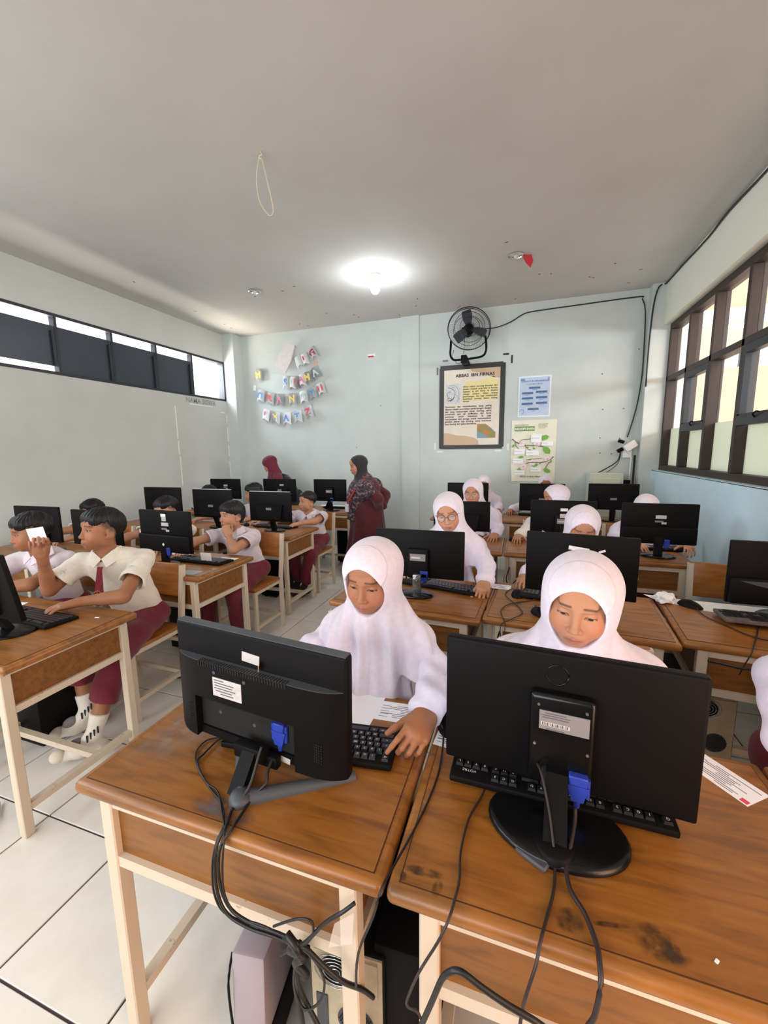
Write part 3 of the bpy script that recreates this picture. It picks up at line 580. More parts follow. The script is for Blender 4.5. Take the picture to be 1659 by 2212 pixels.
# ------------------------------------------------------------------ school chairs
def chair_parts(c):
    W, D = .40, .37
    box('seat', (0, 0, .430), (W, D, .022), m_seat, c, .006, 2)
    bm = bmesh.new(); b_box(bm, (0, 0, 0), (W + .01, .02, .205), .006, 2); put('backrest', me_of(bm, 'backrest', m_seat, 40), c, (0, D / 2 + .03, .715), (R(-7), 0, 0))
    fl_ = box_me('chair_leg', (.028, .028, .418), m_chip)
    for sx in (-1, 1): put('leg', fl_, c, (sx * (W / 2 - .016), -D / 2 + .02, .209))
    for sx in (-1, 1):
        bm = bmesh.new(); b_prism(bm, [(-.014, 0), (.014, 0), (.014, .43), (.062, .81), (.036, .81), (-.014, .43)], -.014, .014)
        bmesh.ops.rotate(bm, matrix=Matrix.Rotation(R(90), 3, 'Z'), verts=bm.verts)
        put('leg', me_of(fix(bm), 'rear_leg', m_chip), c, (sx * (W / 2 - .0), D / 2 - .008, 0))
    sm = box_me('chair_rail', (.024, D - .06, .024), m_chip); xm = box_me('chair_cross', (W - .05, .024, .024), m_chip)
    for sx in (-1, 1):
        put('seat_rail', sm, c, (sx * (W / 2 - .016), 0, .405)); put('stretcher', sm, c, (sx * (W / 2 - .016), 0, .125))
    for y, z in ((-D / 2 + .02, .405), (D / 2 - .01, .405), (D / 2 - .01, .125)): put('cross_rail', xm, c, (0, y, z))
chair0 = None
def chair(x, y, label, rz=0.0):
    global chair0
    if chair0 is None:
        chair0 = thing('school_chair', label, 'chair', (x, y, 0), R(rz), 'school chairs'); chair_parts(chair0); return chair0
    return copy_tree(chair0, (x, y, 0), R(rz), label)
chair(-2.19, 1.72, 'chair of the boy holding up a white card, its backrest behind him')
chair(-2.87, 1.70, 'chair of the boy in profile at the left edge')
chair(-2.125, 2.745, 'chair of the boy with his fist at his mouth'); chair(-2.97, 2.745, 'chair under the boy whose forehead shows over a monitor'); chair(-3.75, 2.70, 'chair behind the boy with the card, near the left wall')
chair(-2.20, 3.93, 'chair of the boy leaning on his forearms by the aisle'); chair(-2.97, 3.95, 'chair of the child looking sideways behind a monitor'); chair(-3.62, 3.95, 'chair hidden behind the silver-topped monitor')
chair(-.565, 1.32, 'chair of the front girl at the V-stand monitor'); chair(.235, 1.32, 'chair of the front girl at the large flat monitor')
chair(-.43, 2.60, 'chair of the girl in round glasses'); chair(.33, 2.66, 'chair of the girl peeking over a monitor'); chair(1.165, 2.60, 'empty chair with orange backrest by the blue wall', -3)
chair(-.43, 3.95, 'chair of the second girl in glasses'); chair(.24, 3.95, 'chair of the girl turned sideways'); chair(.93, 3.92, 'chair of the girl hidden by the wide ledge monitor')
chair(1.16, 1.40, 'chair at the right edge of the photo under a student')

# ------------------------------------------------------------------ monitors
m_screen = mat('lit screen', (40, 50, 60), .2, emit=(226, 230, 242), estr=2.4)
m_screen_off = mat('dark screen', (12, 13, 15), .15)
def vga(par, x, y, z, s=1.0):
    bm = bmesh.new(); b_box(bm, (0, 0, 0), (.042 * s, .018, .020), .002, 1); b_prism(bm, [(-.02, -.01), (.02, -.01), (.011, -.045), (-.011, -.045)], -.008, .008); b_cyl(bm, (0, 0, -.04), (0, 0, -.062), .0075, .0055, 10)
    for sx in (-1, 1): b_cyl(bm, (sx * .018, 0, .005), (sx * .018, 0, -.036), .005, n=8)
    return put('vga_plug', me_of(fix(bm), 'vga', m_blue, 40), par, (x, y, z))
def sticker(par, x, y, z, w_, h_, m=None, name='sticker', ry=0.0):
    return put(name, box_me(name, (w_, .0012, h_), m or m_label), par, (x, y, z), (0, ry, 0))
def neck(par, z1, y0, y1, w_=.052, t=.028, m=None):
    bm = bmesh.new(); b_prism(bm, [(y0 - t / 2, .008), (y0 + t / 2, .008), (y1 + t / 2, z1), (y1 - t / 2, z1)], -w_ / 2, w_ / 2, 'y')
    bmesh.ops.rotate(bm, matrix=Matrix.Rotation(R(90), 3, 'Z'), verts=bm.verts)
    return put('neck', me_of(fix(bm), 'neck', m or m_black), par)
def disc(par, y, rx, ry, m=None):
    bm = bmesh.new(); lathe(bm, [(.96, 0), (1, .004), (1, .010), (.93, .016), (.1, .019)], 40); bmesh.ops.scale(bm, vec=(rx, ry, 1), verts=bm.verts)
    return put('base', me_of(fix(bm), 'base', m or m_black_gl, 40), par, (0, y, 0))
def slab(par, w_, h_, zb, t=.022, tilt=0.0, m=None, lit=True):
    h = put('housing', box_me('housing', (w_, t, h_), m or m_black, .005, 2), par, (0, t / 2, zb + h_ / 2), (tilt, 0, 0))
    put('screen', box_me('screen', (w_ - .03, .002, h_ - .04), m_screen if lit else m_screen_off), h, (0, t / 2 + .0005, .005))
    return h
def monitor(label, x, y, zb, w_, h_, kind, rz=0.0, base=(.0, .12, .085), tilt=0.0, lit=True, group='computer monitors'):
    M = thing('computer_monitor', label, 'monitor', (x, y, DZ), R(rz), group)
    zb -= DZ
    if kind == 'plain':                                    # shallow tapered boss and maker's labels
        h = slab(M, w_, h_, zb, .022, tilt, lit=lit)
        bm = bmesh.new(); A = [(-.17, -.05), (.17, -.05), (.13, -.115), (-.13, -.115)]
        b_prism(bm, [(-.15, .02), (.15, .02), (.12, -.12), (-.12, -.12)], 0, -.022); put('back_boss', me_of(fix(bm), 'boss', m_black), h, (0, -.010, 0))
        put('rating_label', box_me('rating_label', (.06, .001, .022), m_greylabel), h, (.0, -.0335, -.02))
        neck(M, zb + .1, base[0], .0, .05, .025); disc(M, base[0], base[1], base[2])
    elif kind == 'boss':                                   # flat back with a square mounting boss in the middle
        h = slab(M, w_, h_, zb, .022, tilt, lit=lit)
        bm = bmesh.new(); b_box(bm, (0, 0, 0), (.115, .028, h_ * .62), .008, 3); put('back_boss', me_of(bm, 'boss', m_black, 40), h, (0, -.024, -h_ * .18))
        put('rating_label', box_me('rating_label', (.085, .001, .038), m_greylabel), h, (.002, -.0385, -.012)); put('label_print', box_me('label_print', (.05, .001, .010), m_label), h, (-.008, -.0392, -.014))
        vga(h, .035, -.03, -h_ * .36); neck(M, zb + .1, base[0], -.02, .045, .025); disc(M, base[0], base[1], base[2])
    elif kind == 'ledge':                                  # thin upper half over a thicker lower half
        h = slab(M, w_, h_, zb, .022, tilt, lit=lit)
        bm = bmesh.new(); b_box(bm, (0, 0, 0), (w_ - .012, .030, h_ * .42), .011, 3); put('lower_shell', me_of(bm, 'shell', m_black, 40), h, (0, -.022, -h_ * .28))
        put('rating_label', box_me('rating_label', (.065, .001, .024), m_label), h, (.01, -.012, h_ * .17)); put('maker_label', box_me('maker_label', (.05, .001, .012), m_greylabel), h, (.0, -.012, h_ * .06)); put('small_label', box_me('small_label', (.03, .001, .014), m_label), h, (.03, -.012, h_ * .02))
        vga(h, .05, -.03, -h_ * .40, .8); neck(M, zb + .08, base[0], -.01, .05, .026); disc(M, base[0], base[1], base[2])
    return M, h
# --- front desk, left: V stand, stepped back with vents
M1 = thing('computer_monitor', 'nearest monitor with stepped vented back, paper labels and V-shaped stand', 'monitor', (-.590, .760, DZ), R(-4.6), 'computer monitors')
w_, h_ = .500, .294; zb = .036
h = put('housing', box_me('housing', (w_, .030, h_), m_black, .007, 3), M1, (0, .015, zb + h_ / 2), (0, R(1.2), 0))
put('screen', box_me('screen', (w_ - .03, .002, h_ - .045), m_screen), h, (0, .0155, .006))
put('top_edge', box_me('top_edge', (w_ - .008, .024, .003), m_grey_pl), h, (0, 0, h_ / 2 - .0005))  # grey strip paints in the light caught along the top edge
SD = .026
def plan(x0, x1, d=SD, n=14): return [(x0 + (x1 - x0) * i / n, -.014 - d * (1 - min(1, abs(2 * (x0 + (x1 - x0) * i / n) / (w_ - .01))) ** 7)) for i in range(n + 1)] + [(x1, -.008), (x0, -.008)]
ZT, ZR, ZL = h_ * .225, -.030, -.122
bm = bmesh.new(); b_prism(bm, plan(-w_ / 2 + .005, w_ / 2 - .005, n=40), ZR, ZT, 'z'); b_prism(bm, plan(-w_ / 2 + .005, -.172), -h_ / 2 + .003, ZR, 'z'); b_prism(bm, plan(.128, w_ / 2 - .005), -h_ / 2 + .003, ZR, 'z'); b_prism(bm, plan(-.172, .128, .010), -h_ / 2 + .003, ZL, 'z')
put('lower_shell', me_of(fix(bm), 'lower_shell', m_black, 40), h)
bm = bmesh.new(); b_prism(bm, plan(-.172, .128, .004), ZL, ZR, 'z'); put('port_recess', me_of(fix(bm), 'recess', m_hole, 40), h)
bm = bmesh.new(); b_prism(bm, plan(-w_ / 2 + .008, w_ / 2 - .008, SD - .001, 40), ZT, ZT + .0015, 'z'); put('shell_ledge', me_of(fix(bm), 'ledge', m_grey_pl, 40), h)
bm = bmesh.new()
for k in range(34):
    x = -.150 + k * .0078; b_box(bm, (x, -.0325, ZT + .0014), (.0036, .016, .0016)); b_box(bm, (x, -.0402, ZT - .005), (.0036, .0014, .010))
vo = put('vent_slots', me_of(bm, 'vents', m_hole), h); vo['kind'] = 'stuff'
put('rating_label', box_me('rating_label', (.088, .0012, .048), m_label), h, (-.062, -.0408, .012))
for k, (lw, lx_) in enumerate(((.03, -.024), (.06, -.008), (.055, -.01), (.065, -.006), (.05, -.01), (.04, .0))):
    put('label_line', box_me('label_line', (lw, .0006, .0022), m_ink), h, (-.062 + lx_, -.0416, .030 - k * .0068))
pe = put('peeling_sticker', box_me('peeling_sticker', (.052, .001, .024), m_label), h, (-.008, -.0155, .092), (0, R(4), 0))
put('sticker_flap', box_me('sticker_flap', (.014, .001, .022), mat('peach sticker flap', (236, 190, 160), .6)), pe, (.030, -.008, -.008), (0, R(20), R(-50)))
put('small_sticker', box_me('small_sticker', (.026, .001, .014), m_label), h, (.092, -.0258, -.137), (0, R(6), 0))
for (x, z) in ((-.10, .048), (-.008, .044), (-.085, -.052), (.018, -.058)):
    bm = bmesh.new(); b_cyl(bm, (0, 0, 0), (0, -.002, 0), .0045, n=10); put('screw', me_of(bm, 'screw', m_grey_pl), h, (x, -.0402, z))
for sx in (-1, 1):
    bm = bmesh.new()
    for i in range(8):
        for j in range(4): b_box(bm, (sx * .188 + (j - 1.5) * .006, -.0366, -.06 - i * .006), (.0028, .001, .0028))
    o = put('speaker_holes', me_of(bm, 'holes', m_hole), h); o['kind'] = 'stuff'
bm = bmesh.new(); b_box(bm, (0, 0, 0), (.085, .030, .034), .005, 2); b_box(bm, (.035, .010, -.018), (.07, .02, .03), .004, 2); put('hinge', me_of(bm, 'hinge', m_black, 40), M1, (.012, -.036, .066))
vga(h, .074, -.020, -.058, .72)
bm = bmesh.new(); b_prism(bm, [(-.106, .006), (-.080, .006), (-.032, .075), (-.050, .075)], -.018, .018); bmesh.ops.rotate(bm, matrix=Matrix.Rotation(R(90), 3, 'Z'), verts=bm.verts); put('neck', me_of(fix(bm), 'neck', m_black), M1, (.016, 0, 0))
def bar(p, q, wa, wb, ha, hb):
    bm = bmesh.new(); p = Vector(p); q = Vector(q); d = (q - p).normalized(); s_ = Vector((-d.y, d.x, 0)); n = 10; rings = []
    for t in range(n + 1):
        f = t / n; c = p.lerp(q, f); ww = wa + (wb - wa) * f; hh = ha + (hb - ha) * f
        rings.append([bm.verts.new(c + s_ * (ww / 2 * math.cos(a)) + Vector((0, 0, max(0, hh * math.sin(a))))) for a in [math.pi * k / 8 for k in range(9)]])
    for a, b_ in zip(rings, rings[1:]):
        for k in range(8): bm.faces.new((a[k], a[k + 1], b_[k + 1], b_[k]))
        bm.faces.new((a[8], a[0], b_[0], b_[8]))
    bm.faces.new(rings[0]); bm.faces.new(rings[-1][::-1]); return bm
put('stand_arm', me_of(fix(bar((.040, -.104, 0), (-.125, .08, 0), .040, .026, .024, .014)), 'arm', m_grey_pl, 50), M1)
put('stand_arm', me_of(fix(bar((.040, -.104, 0), (.24, .05, 0), .040, .026, .024, .014)), 'arm', m_grey_pl, 50), M1)
bm = bmesh.new(); lathe(bm, [(.026, 0), (.027, .010), (.022, .020), (.006, .024)], 24); put('stand_hub', me_of(fix(bm), 'hub', m_grey_pl, 50), M1, (.038, -.104, 0))
# --- front desk, right: large flat monitor on an oval base
M2 = thing('computer_monitor', 'large flat black monitor on an oval base with blue plug, front right desk', 'monitor', (.097, .862, DZ), R(-4.5), 'computer monitors')
w_, h_ = .496, .303; zb = .036
h = put('housing', box_me('housing', (w_, .026, h_), m_black, .006, 3), M2, (0, .013, zb + h_ / 2))
put('screen', box_me('screen', (w_ - .03, .002, h_ - .045), m_screen), h, (0, .0135, .006))
bm = bmesh.new(); b_box(bm, (0, 0, 0), (.125, .030, .205), .010, 3); put('back_boss', me_of(bm, 'boss', m_black_gl, 40), h, (.0, -.026, -.030))
put('rating_label', box_me('rating_label', (.094, .0012, .042), m_greylabel), h, (.004, -.0418, .018))
put('barcode', box_me('barcode', (.055, .0008, .008), m_label), h, (-.012, -.0426, .010))
bars = bmesh.new()
for k in range(16): b_box(bars, (-.036 + k * .0031, -.0431, .010), (.0009 + .0012 * ((k * 7) % 3 == 0), .0004, .006))
o = put('barcode_bars', me_of(bars, 'bars', m_inkd), h); o['kind'] = 'stuff'
for k, (lw, dz) in enumerate(((.04, .034), (.055, .029), (.05, .024), (.035, -.001))): put('label_line', box_me('label_line', (lw, .0006, .0016), m_ink), h, (-.012, -.0427, dz))
bm = bmesh.new(); b_box(bm, (0, 0, 0), (.085, .012, .05), .003, 1); put('port_recess', me_of(bm, 'recess', m_hole, 40), h, (.008, -.037, -.112))
for (x, z) in ((-.045, .05), (.045, .05), (-.05, -.04), (.05, -.04)):
    bm = bmesh.new(); b_cyl(bm, (0, 0, 0), (0, -.002, 0), .003, n=8); put('screw', me_of(bm, 'screw', m_chrome), h, (x, -.041, z))
ringm = bmesh.new(); b_tube(ringm, [(.022 * math.cos(a), 0, .022 * math.sin(a)) for a in [k * .4189 for k in range(16)]], .0016, 5, 0); put('moulded_emblem', me_of(fix(ringm), 'emblem', m_black_gl, 180), h, (-.012, -.0132, .105))
vga(h, .036, -.047, -.094, .85)
bm = bmesh.new(); b_prism(bm, [(-.150, .010), (-.118, .010), (-.020, .10), (-.042, .10)], -.021, .021); bmesh.ops.rotate(bm, matrix=Matrix.Rotation(R(90), 3, 'Z'), verts=bm.verts); put('neck', me_of(fix(bm), 'neck', m_black), M2, (-.004, 0, 0))
bm = bmesh.new(); lathe(bm, [(.95, 0), (1, .004), (1, .009), (.96, .014), (.90, .0165), (.05, .018)], 48); bmesh.ops.scale(bm, vec=(.132, .092, 1), verts=bm.verts); put('base', me_of(fix(bm), 'base', m_black_gl, 50), M2, (-.002, -.072, 0))
bm = bmesh.new(); lathe(bm, [(.036, 0), (.036, .018), (.03, .024), (.004, .026)], 24); put('base_collar', me_of(fix(bm), 'collar', m_black, 50), M2, (-.004, -.128, 0))
bm = bmesh.new(); b_box(bm, (0, 0, 0), (.06, .03, .010), .003, 1); put('base_latch', me_of(bm, 'latch', m_grey_pl, 40), M2, (-.040, -.152, .006), (0, 0, R(-24)))

M3, h = monitor('monitor with square boss and chrome wrapped neck before the girl in round glasses', -.515, 2.10, .812, .49, .262, 'boss', 0, (-.085, .10, .065))
for c_ in kids(M3):
    if c_.name.startswith('neck'): bpy.data.objects.remove(c_)
bm = bmesh.new(); b_box(bm, (0, 0, .06), (.045, .03, .11), .008, 2); put('neck', me_of(bm, 'neck', mat('neck in clear wrap', (120, 122, 122), .12, metal=.7, bump=.6, bscale=60), 40), M3, (.01, -.075, 0))
M4, h = monitor('brown black monitor with white tags hiding the peeking girl', .267, 2.03, .815, .472, .290, 'boss', -8, (.04, .11, .08))
sticker(h, -.005, -.043, .085, .085, .018, m_white, ry=R(6)); sticker(h, .09, -.012, .075, .028, .010, m_white, ry=R(-24)); sticker(h, -.12, -.012, -.11, .034, .011, m_white)
M5, h = monitor('monitor at right edge with curved back ledge over a white sheet', 1.14, 2.20, .790, .470, .290, 'ledge', 0, (-.01, .12, .08), lit=False)
bm = bmesh.new(); b_prism(bm, [(-.2 + .4 * i / 12, -.012 - .035 * math.sin(math.pi * i / 12)) for i in range(13)], 0, -.012); put('curved_ledge', me_of(fix(bm), 'curve', m_grey_pl), h, (0, -.026, -.02)); sticker(h, -.19, -.03, -.075, .018, .009)
M6, h = monitor('monitor partly hidden by the girl in round glasses', -.450, 3.27, .85, .448, .240, 'plain', 0, (.08, .11, .08))
M7, h = monitor('monitor with two white tags in front of the girl turned sideways', .300, 3.27, .835, .452, .280, 'boss', 0, (-.06, .11, .08))
sticker(h, .005, -.041, .075, .05, .022, m_white); sticker(h, .0, -.0415, .03, .045, .03, m_label); sticker(h, -.13, -.012, -.10, .022, .012, m_white, ry=R(20))
M8, h = monitor('wide monitor with back ledge and three labels by the blue wall', .918, 3.27, .825, .465, .285, 'ledge', 0, (-.03, .11, .08))
monitor('back row monitor under the framed poster', -.580, 4.72, .85, .46, .272, 'plain', 0, (.08, .11, .08)); monitor('back row monitor under the blossom poster', .213, 4.72, .825, .46, .297, 'plain', 0, (.08, .11, .08), lit=False)
monitor('back row monitor before the pale cabinet with no one behind', .90, 4.72, .86, .465, .27, 'plain', 0, (.0, .11, .08), lit=False)
monitor('monitor cut off by the left edge, leaning back over a grey disc', -2.10, .985, .84, .46, .285, 'plain', 0, (.10, .12, .10), R(9))
monitor('monitor behind the boy in profile by the left wall', -3.54, 2.10, .835, .46, .275, 'plain', 3, (.08, .11, .08)); monitor('monitor behind the head of the boy with the card', -2.915, 2.10, .84, .485, .26, 'plain', 0, (.08, .11, .08))
M9, h = monitor('large ledge monitor with white labels before the boy with his fist at his mouth', -2.29, 2.115, .833, .462, .285, 'ledge', -3, (-.01, .11, .08))
sticker(h, .0, -.012, .110, .045, .020, m_white); sticker(h, .004, -.0125, .085, .04, .028, m_label)
bm = bmesh.new(); b_box(bm, (0, 0, 0), (.016, .001, .016)); put('white_emblem', me_of(bm, 'emblem', m_white), h, (.01, -.0375, -.085), (0, R(45), 0))
monitor('narrow looking monitor by the left wall in the third row', -3.56, 3.30, .90, .47, .25, 'plain', 2, (.08, .11, .08)); M10, h = monitor('third row monitor with a bright top edge', -2.925, 3.30, .855, .475, .285, 'plain', 0, (.08, .11, .08))
put('top_edge', box_me('top_edge', (.46, .02, .003), mat('silver edge', (214, 216, 220), .3)), h, (0, 0, .1425))
M11, h = monitor('third row monitor with bright top edge and round emblem by the aisle', -2.255, 3.30, .845, .455, .285, 'plain', 0, (.06, .11, .08))
put('top_edge', box_me('top_edge', (.44, .02, .003), _M['silver edge']), h, (0, 0, .1425)); bm = bmesh.new(); b_cyl(bm, (0, 0, 0), (0, -.001, 0), .012, n=16); put('round_emblem', me_of(bm, 'emblem', m_white), h, (-.13, -.0112, -.06))
m8, h = monitor('back row monitor in the left corner', -3.92, 4.70, .86, .50, .278, 'ledge', 0, (.08, .11, .08)); m9, h = monitor('back row monitor in front of the bending woman', -3.05, 4.70, .845, .495, .30, 'plain', 0, (.08, .11, .08)); sticker(h, .04, -.012, .07, .06, .02, m_label); sticker(h, .02, -.035, -.0, .06, .03, m_greylabel)
m10, h = monitor('back row monitor beside the standing woman, nobody seated', -2.31, 4.70, .868, .452, .278, 'boss', 0, (.04, .11, .08), lit=False)

# ------------------------------------------------------------------ keyboards and mice
m_leg = mat('key legend white', (226, 226, 226), .6)
def key_layout():
    U = .0190; ks = []
    rows_ = [[1] + [0] + [1] * 4 + [.5 * 0] + [1] * 4 + [1] * 4, [1] * 13 + [2], [1.5] + [1] * 12 + [1.5], [1.75] + [1] * 11 + [2.25], [2.25] + [1] * 10 + [2.75], [1.25] * 3 + [6.25] + [1.25] * 4]
    for j, r_ in enumerate(rows_):
        x = 0
        for q in r_:
            if q == 0: x += .66; continue
            ks.append((x + q / 2, j + (0 if j == 0 else .25), q)); x += q
    for j in range(6):
        for i in range(3):
            if j in (3,) or (j == 4 and i != 1): continue
            ks.append((15.4 + i + .5, j + (0 if j == 0 else .25), 1))
    for j in range(1, 6):
        for i in range(4):
            if j == 5 and i == 0: ks.append((18.7 + 1, j + .25, 2)); continue
            if (j == 5 and i == 1) or (j in (3, 5) and i == 3): continue
            ks.append((18.7 + i + .5, j + .25, 1))
    return [((x - 11.35) * U, (2.85 - y) * U, q * U) for x, y, q in ks]
KL = key_layout(); KCH = 'qwertyuiopasdfghjklzxcvbnm1234567890'
def keyboard(label, x, y, z, rz, single=False, tilt=-3.0, m=None, group='keyboards'):
    k = thing('keyboard', label, 'keyboard', (x, y, z), R(rz), group)
    r_ = put('body', box_me('body', (.448, .146, .016), m or m_black, .004, 2), k, (0, 0, .009), (R(tilt), 0, 0))
    if single:
        mm = {}
        for i, (kx, ky, kw) in enumerate(KL):
            key = round(kw, 4)
            if key not in mm:
                bm = bmesh.new(); b_prism(bm, [(-kw / 2 + .0011, -.0078), (kw / 2 - .0011, -.0078), (kw / 2 - .0011, .0078), (-kw / 2 + .0011, .0078)], 0, .0065, 'z')
                for v in bm.verts:
                    if v.co.z > .003: v.co.x *= 1 - .0035 / kw; v.co.y *= .82
                mm[key] = me_of(fix(bm), 'key', m_key)
            put('key', mm[key], r_, (-kx, -ky, .008))          # the typist sits on the +y side
        c_ = bmesh.new()
        for i, (kx, ky, kw) in enumerate(KL):
            q_ = (KCH[(i * 7) % 36].upper(), .0085 if kw < .02 else .007)
            if q_ not in _TX: _TX[q_] = text_me(q_[0], q_[1], m_leg, align='CENTER')
            t = _TX[q_]; b2 = bmesh.new(); b2.from_mesh(t)
            bmesh.ops.rotate(b2, matrix=Matrix.Rotation(R(180), 3, 'Z'), verts=b2.verts); bmesh.ops.translate(b2, vec=(-kx, -ky - .004, .0148), verts=b2.verts); _join(c_, b2)
        o = put('key_legends', me_of(c_, 'legends', m_leg), r_); o['kind'] = 'stuff'
    else:
        bm = bmesh.new()
        for (kx, ky, kw) in KL: b_box(bm, (-kx, -ky, .0105), (kw - .0028, .0155, .006))
        o = put('keys', me_of(bm, 'keys', m_key), r_); o['kind'] = 'stuff'
    fm = box_me('kb_foot', (.03, .012, .014), m_black)
    for sx in (-1, 1): put('foot', fm, k, (sx * .17, -.060, .006))
    return k
keyboard('black keyboard with white legends under the front girl\'s hand', -.500, .868, DZ + .002, 7.0, True)
kb2 = keyboard('black keyboard running under the large flat monitor', .092, .905, DZ + .012, -1.0, True, tilt=2.5)
kb2_logo = text('maker_name', 'VOTRE', .010, m_leg, (-.165, -.064, .026), (0, 0, R(180)), kb2)
keyboard('black keyboard of the girl in round glasses', -.415, 2.19, DZ + .002, -13)
keyboard('keyboard whose left end shows beside the monitor with white tags', .245, 2.16, DZ + .002, -8); kbd = keyboard('dusty grey brown keyboard standing on its feet at the right edge', 1.07, 2.085, DZ + .014, -3, m=mat('dusty plastic', (70, 62, 60), .7, col2=(104, 92, 86), scale=30))
keyboard('keyboard under the hand of the boy with the card', -2.165, 1.205, DZ + .002, -2); keyboard('keyboard with a white card leaning on it before the boy with his fist up', -2.13, 2.255, DZ + .002, -2); keyboard('keyboard of the boy leaning on his forearms', -2.36, 3.535, DZ + .002, -3)
keyboard('keyboard before the girl by the blue wall', .93, 3.48, DZ + .002, 0); keyboard('keyboard on the back row desk beside the standing woman', -2.30, 4.98, DZ + .002, 0, m=m_black); keyboard('keyboard behind the monitor of the hidden child', -2.93, 2.32, DZ + .002, 0); keyboard('back row keyboard under the blossom poster', .2, 4.95, DZ + .002, 0)
def mouse(label, x, y, rz=0.0, z=DZ):
    m = thing('computer_mouse', label, 'mouse', (x, y, z), R(rz), 'computer mice')
    bm = bmesh.new(); bmesh.ops.create_uvsphere(bm, u_segments=20, v_segments=12, radius=1); bmesh.ops.scale(bm, vec=(.031, .055, .034), verts=bm.verts)
    for v in bm.verts: v.co.z = max(v.co.z, 0); v.co.z *= 1 - .25 * max(0, -v.co.y / .055)
    put('shell', me_of(bm, 'shell', m_black, 60), m); bm = bmesh.new(); b_cyl(bm, (-.004, 0, 0), (.004, 0, 0), .009, n=14); put('wheel', me_of(bm, 'wheel', m_grey_pl, 40), m, (0, .03, .026))
    return m
mouse('black mouse beside the left edge of the large flat monitor', -.168, 1.035, 10); mouse('black mouse on the white sheet by the blue wall', .785, 2.235, 50); mouse('black mouse beside the keyboard with white tags monitor', .0, 2.16, 0)
mouse('mouse under the hand of the girl turned sideways', -.05, 3.50, 20); mouse('mouse under the hand of the child looking sideways', -2.70, 3.52, 30); mouse('mouse on the third row desk left of the bright edged monitor', -2.83, 3.22, 20); mouse('mouse of the back row girl under the framed poster', -.27, 4.95, 0)
mouse('mouse at the front girl\'s elbow on the middle right desk', .10, 1.93, 30)
mouse('mouse of the boy whose forehead shows', -2.70, 2.36, 30)

# ------------------------------------------------------------------ papers and cards
def sheet(label, pts, m=m_white, z=DZ + .0021, name='paper_sheet', t=.0006):
    cx = sum(p[0] for p in pts) / len(pts); cy = sum(p[1] for p in pts) / len(pts); bm = bmesh.new()
    b_prism(bm, [(p[0] - cx, p[1] - cy) for p in pts], 0, t, 'z'); return tag(put(name, me_of(fix(bm), name, m), None, (cx, cy, z)), label, 'paper')
sheet('blank white sheet between the front girl\'s monitor and keyboard', [(-.376, 1.118), (-.378, .962), (-.59, .955), (-.59, 1.10)], z=DZ + .0022)
def exam_card(label, c, rz, wdt=.135, dep=.088, blank=False, z=DZ + .0022, red=True):
    k = thing('exam_card', label, 'card', (c[0], c[1], z), R(rz), 'printed cards'); box('card', (0, 0, .0004), (wdt, dep, .0008), m_white, k)
    if blank: return k
    for i in range(9): box('print_line', ((-.02 + .012 * ((i * 5) % 4)) * (wdt / .135), dep * (.38 - .085 * i), .001), (wdt * (.25 + .09 * ((i * 3) % 5)), .0016, .0004), m_ink, k)
    for i in range(5): box('print_line', (wdt * .36, dep * (.30 - .14 * i), .001), (wdt * .16, .0014, .0004), m_ink, k)
    if red: box('red_mark', (-wdt * .43, dep * .38, .001), (wdt * .1, dep * .16, .0004), mat('card red', (214, 70, 90), .7), k)
    return k
exam_card('printed card with a red mark by the front girl\'s cuff', (-.300, 1.050), 184, .16, .088)
exam_card('printed pink card near the right end of the large monitor', (.462, 1.050), 128, .15, .075); exam_card('printed card tucked under the left side of the large monitor', (-.150, .985), 175, .085, .075, red=False)
exam_card('printed card on the desk seam beside the fist of the girl in glasses', (-.085, 2.275), 178, .10, .075, red=False)
sheet('white sheet at the left corner of the cut off front desk', [(.585, 1.10), (.80, 1.10), (.80, .90), (.60, .97)])
sheet('long white sheet under the mouse and monitor by the blue wall', [(.66, 2.335), (1.30, 2.30), (1.30, 2.13), (.83, 2.19), (.73, 2.25)])
exam_card('printed sheet by a corner of the girl in glasses desk', (-.03, 1.99), 20, .01, .01, True)
bpy.data.objects.remove(kids(COL.objects['exam_card.004'])[0]); bpy.data.objects.remove(COL.objects['exam_card.004'])
bm = bmesh.new(); rnd = random.Random(3); bmesh.ops.create_icosphere(bm, subdivisions=3, radius=.045)
for v in bm.verts:
    v.co *= 1 + .30 * math.sin(v.co.x * 120 + 1) * math.sin(v.co.y * 140) * math.cos(v.co.z * 110); v.co.z = max(v.co.z * .62, -.018)
tag(put('crumpled_paper', me_of(bm, 'crumpled', m_white, 30), None, (.690, 2.27, DZ + .021)), 'crumpled white paper left of the mouse by the blue wall', 'paper')
sheet('thin printed sheet under the crumpled paper', [(.62, 2.36), (.73, 2.345), (.75, 2.24), (.67, 2.26)], z=DZ + .0024)
sheet('clear glossy plastic sleeve on the corner of the fist boy\'s desk', [(-2.05, 2.05), (-1.93, 2.06), (-1.94, 1.97), (-2.09, 1.955)], mat('clear plastic', (190, 200, 206), .08, alpha=.6), name='plastic_sleeve')
sheet('white card lying by the keyboard of the boy in profile', [(-2.53, 1.31), (-2.41, 1.34), (-2.39, 1.29), (-2.50, 1.25)]); sheet('white sheet by the keyboard of the fist boy', [(-2.06, 2.38), (-1.92, 2.40), (-1.92, 2.34), (-2.04, 2.33)]); sheet('white sheet behind the ledge monitor on the fist boy\'s desk', [(-2.6, 2.42), (-2.35, 2.44), (-2.34, 2.36), (-2.6, 2.34)])
sheet('white sheets on the back row desk beside the standing woman', [(-2.62, 5.08), (-2.1, 5.09), (-2.08, 4.99), (-2.6, 4.98)], z=DZ + .024)
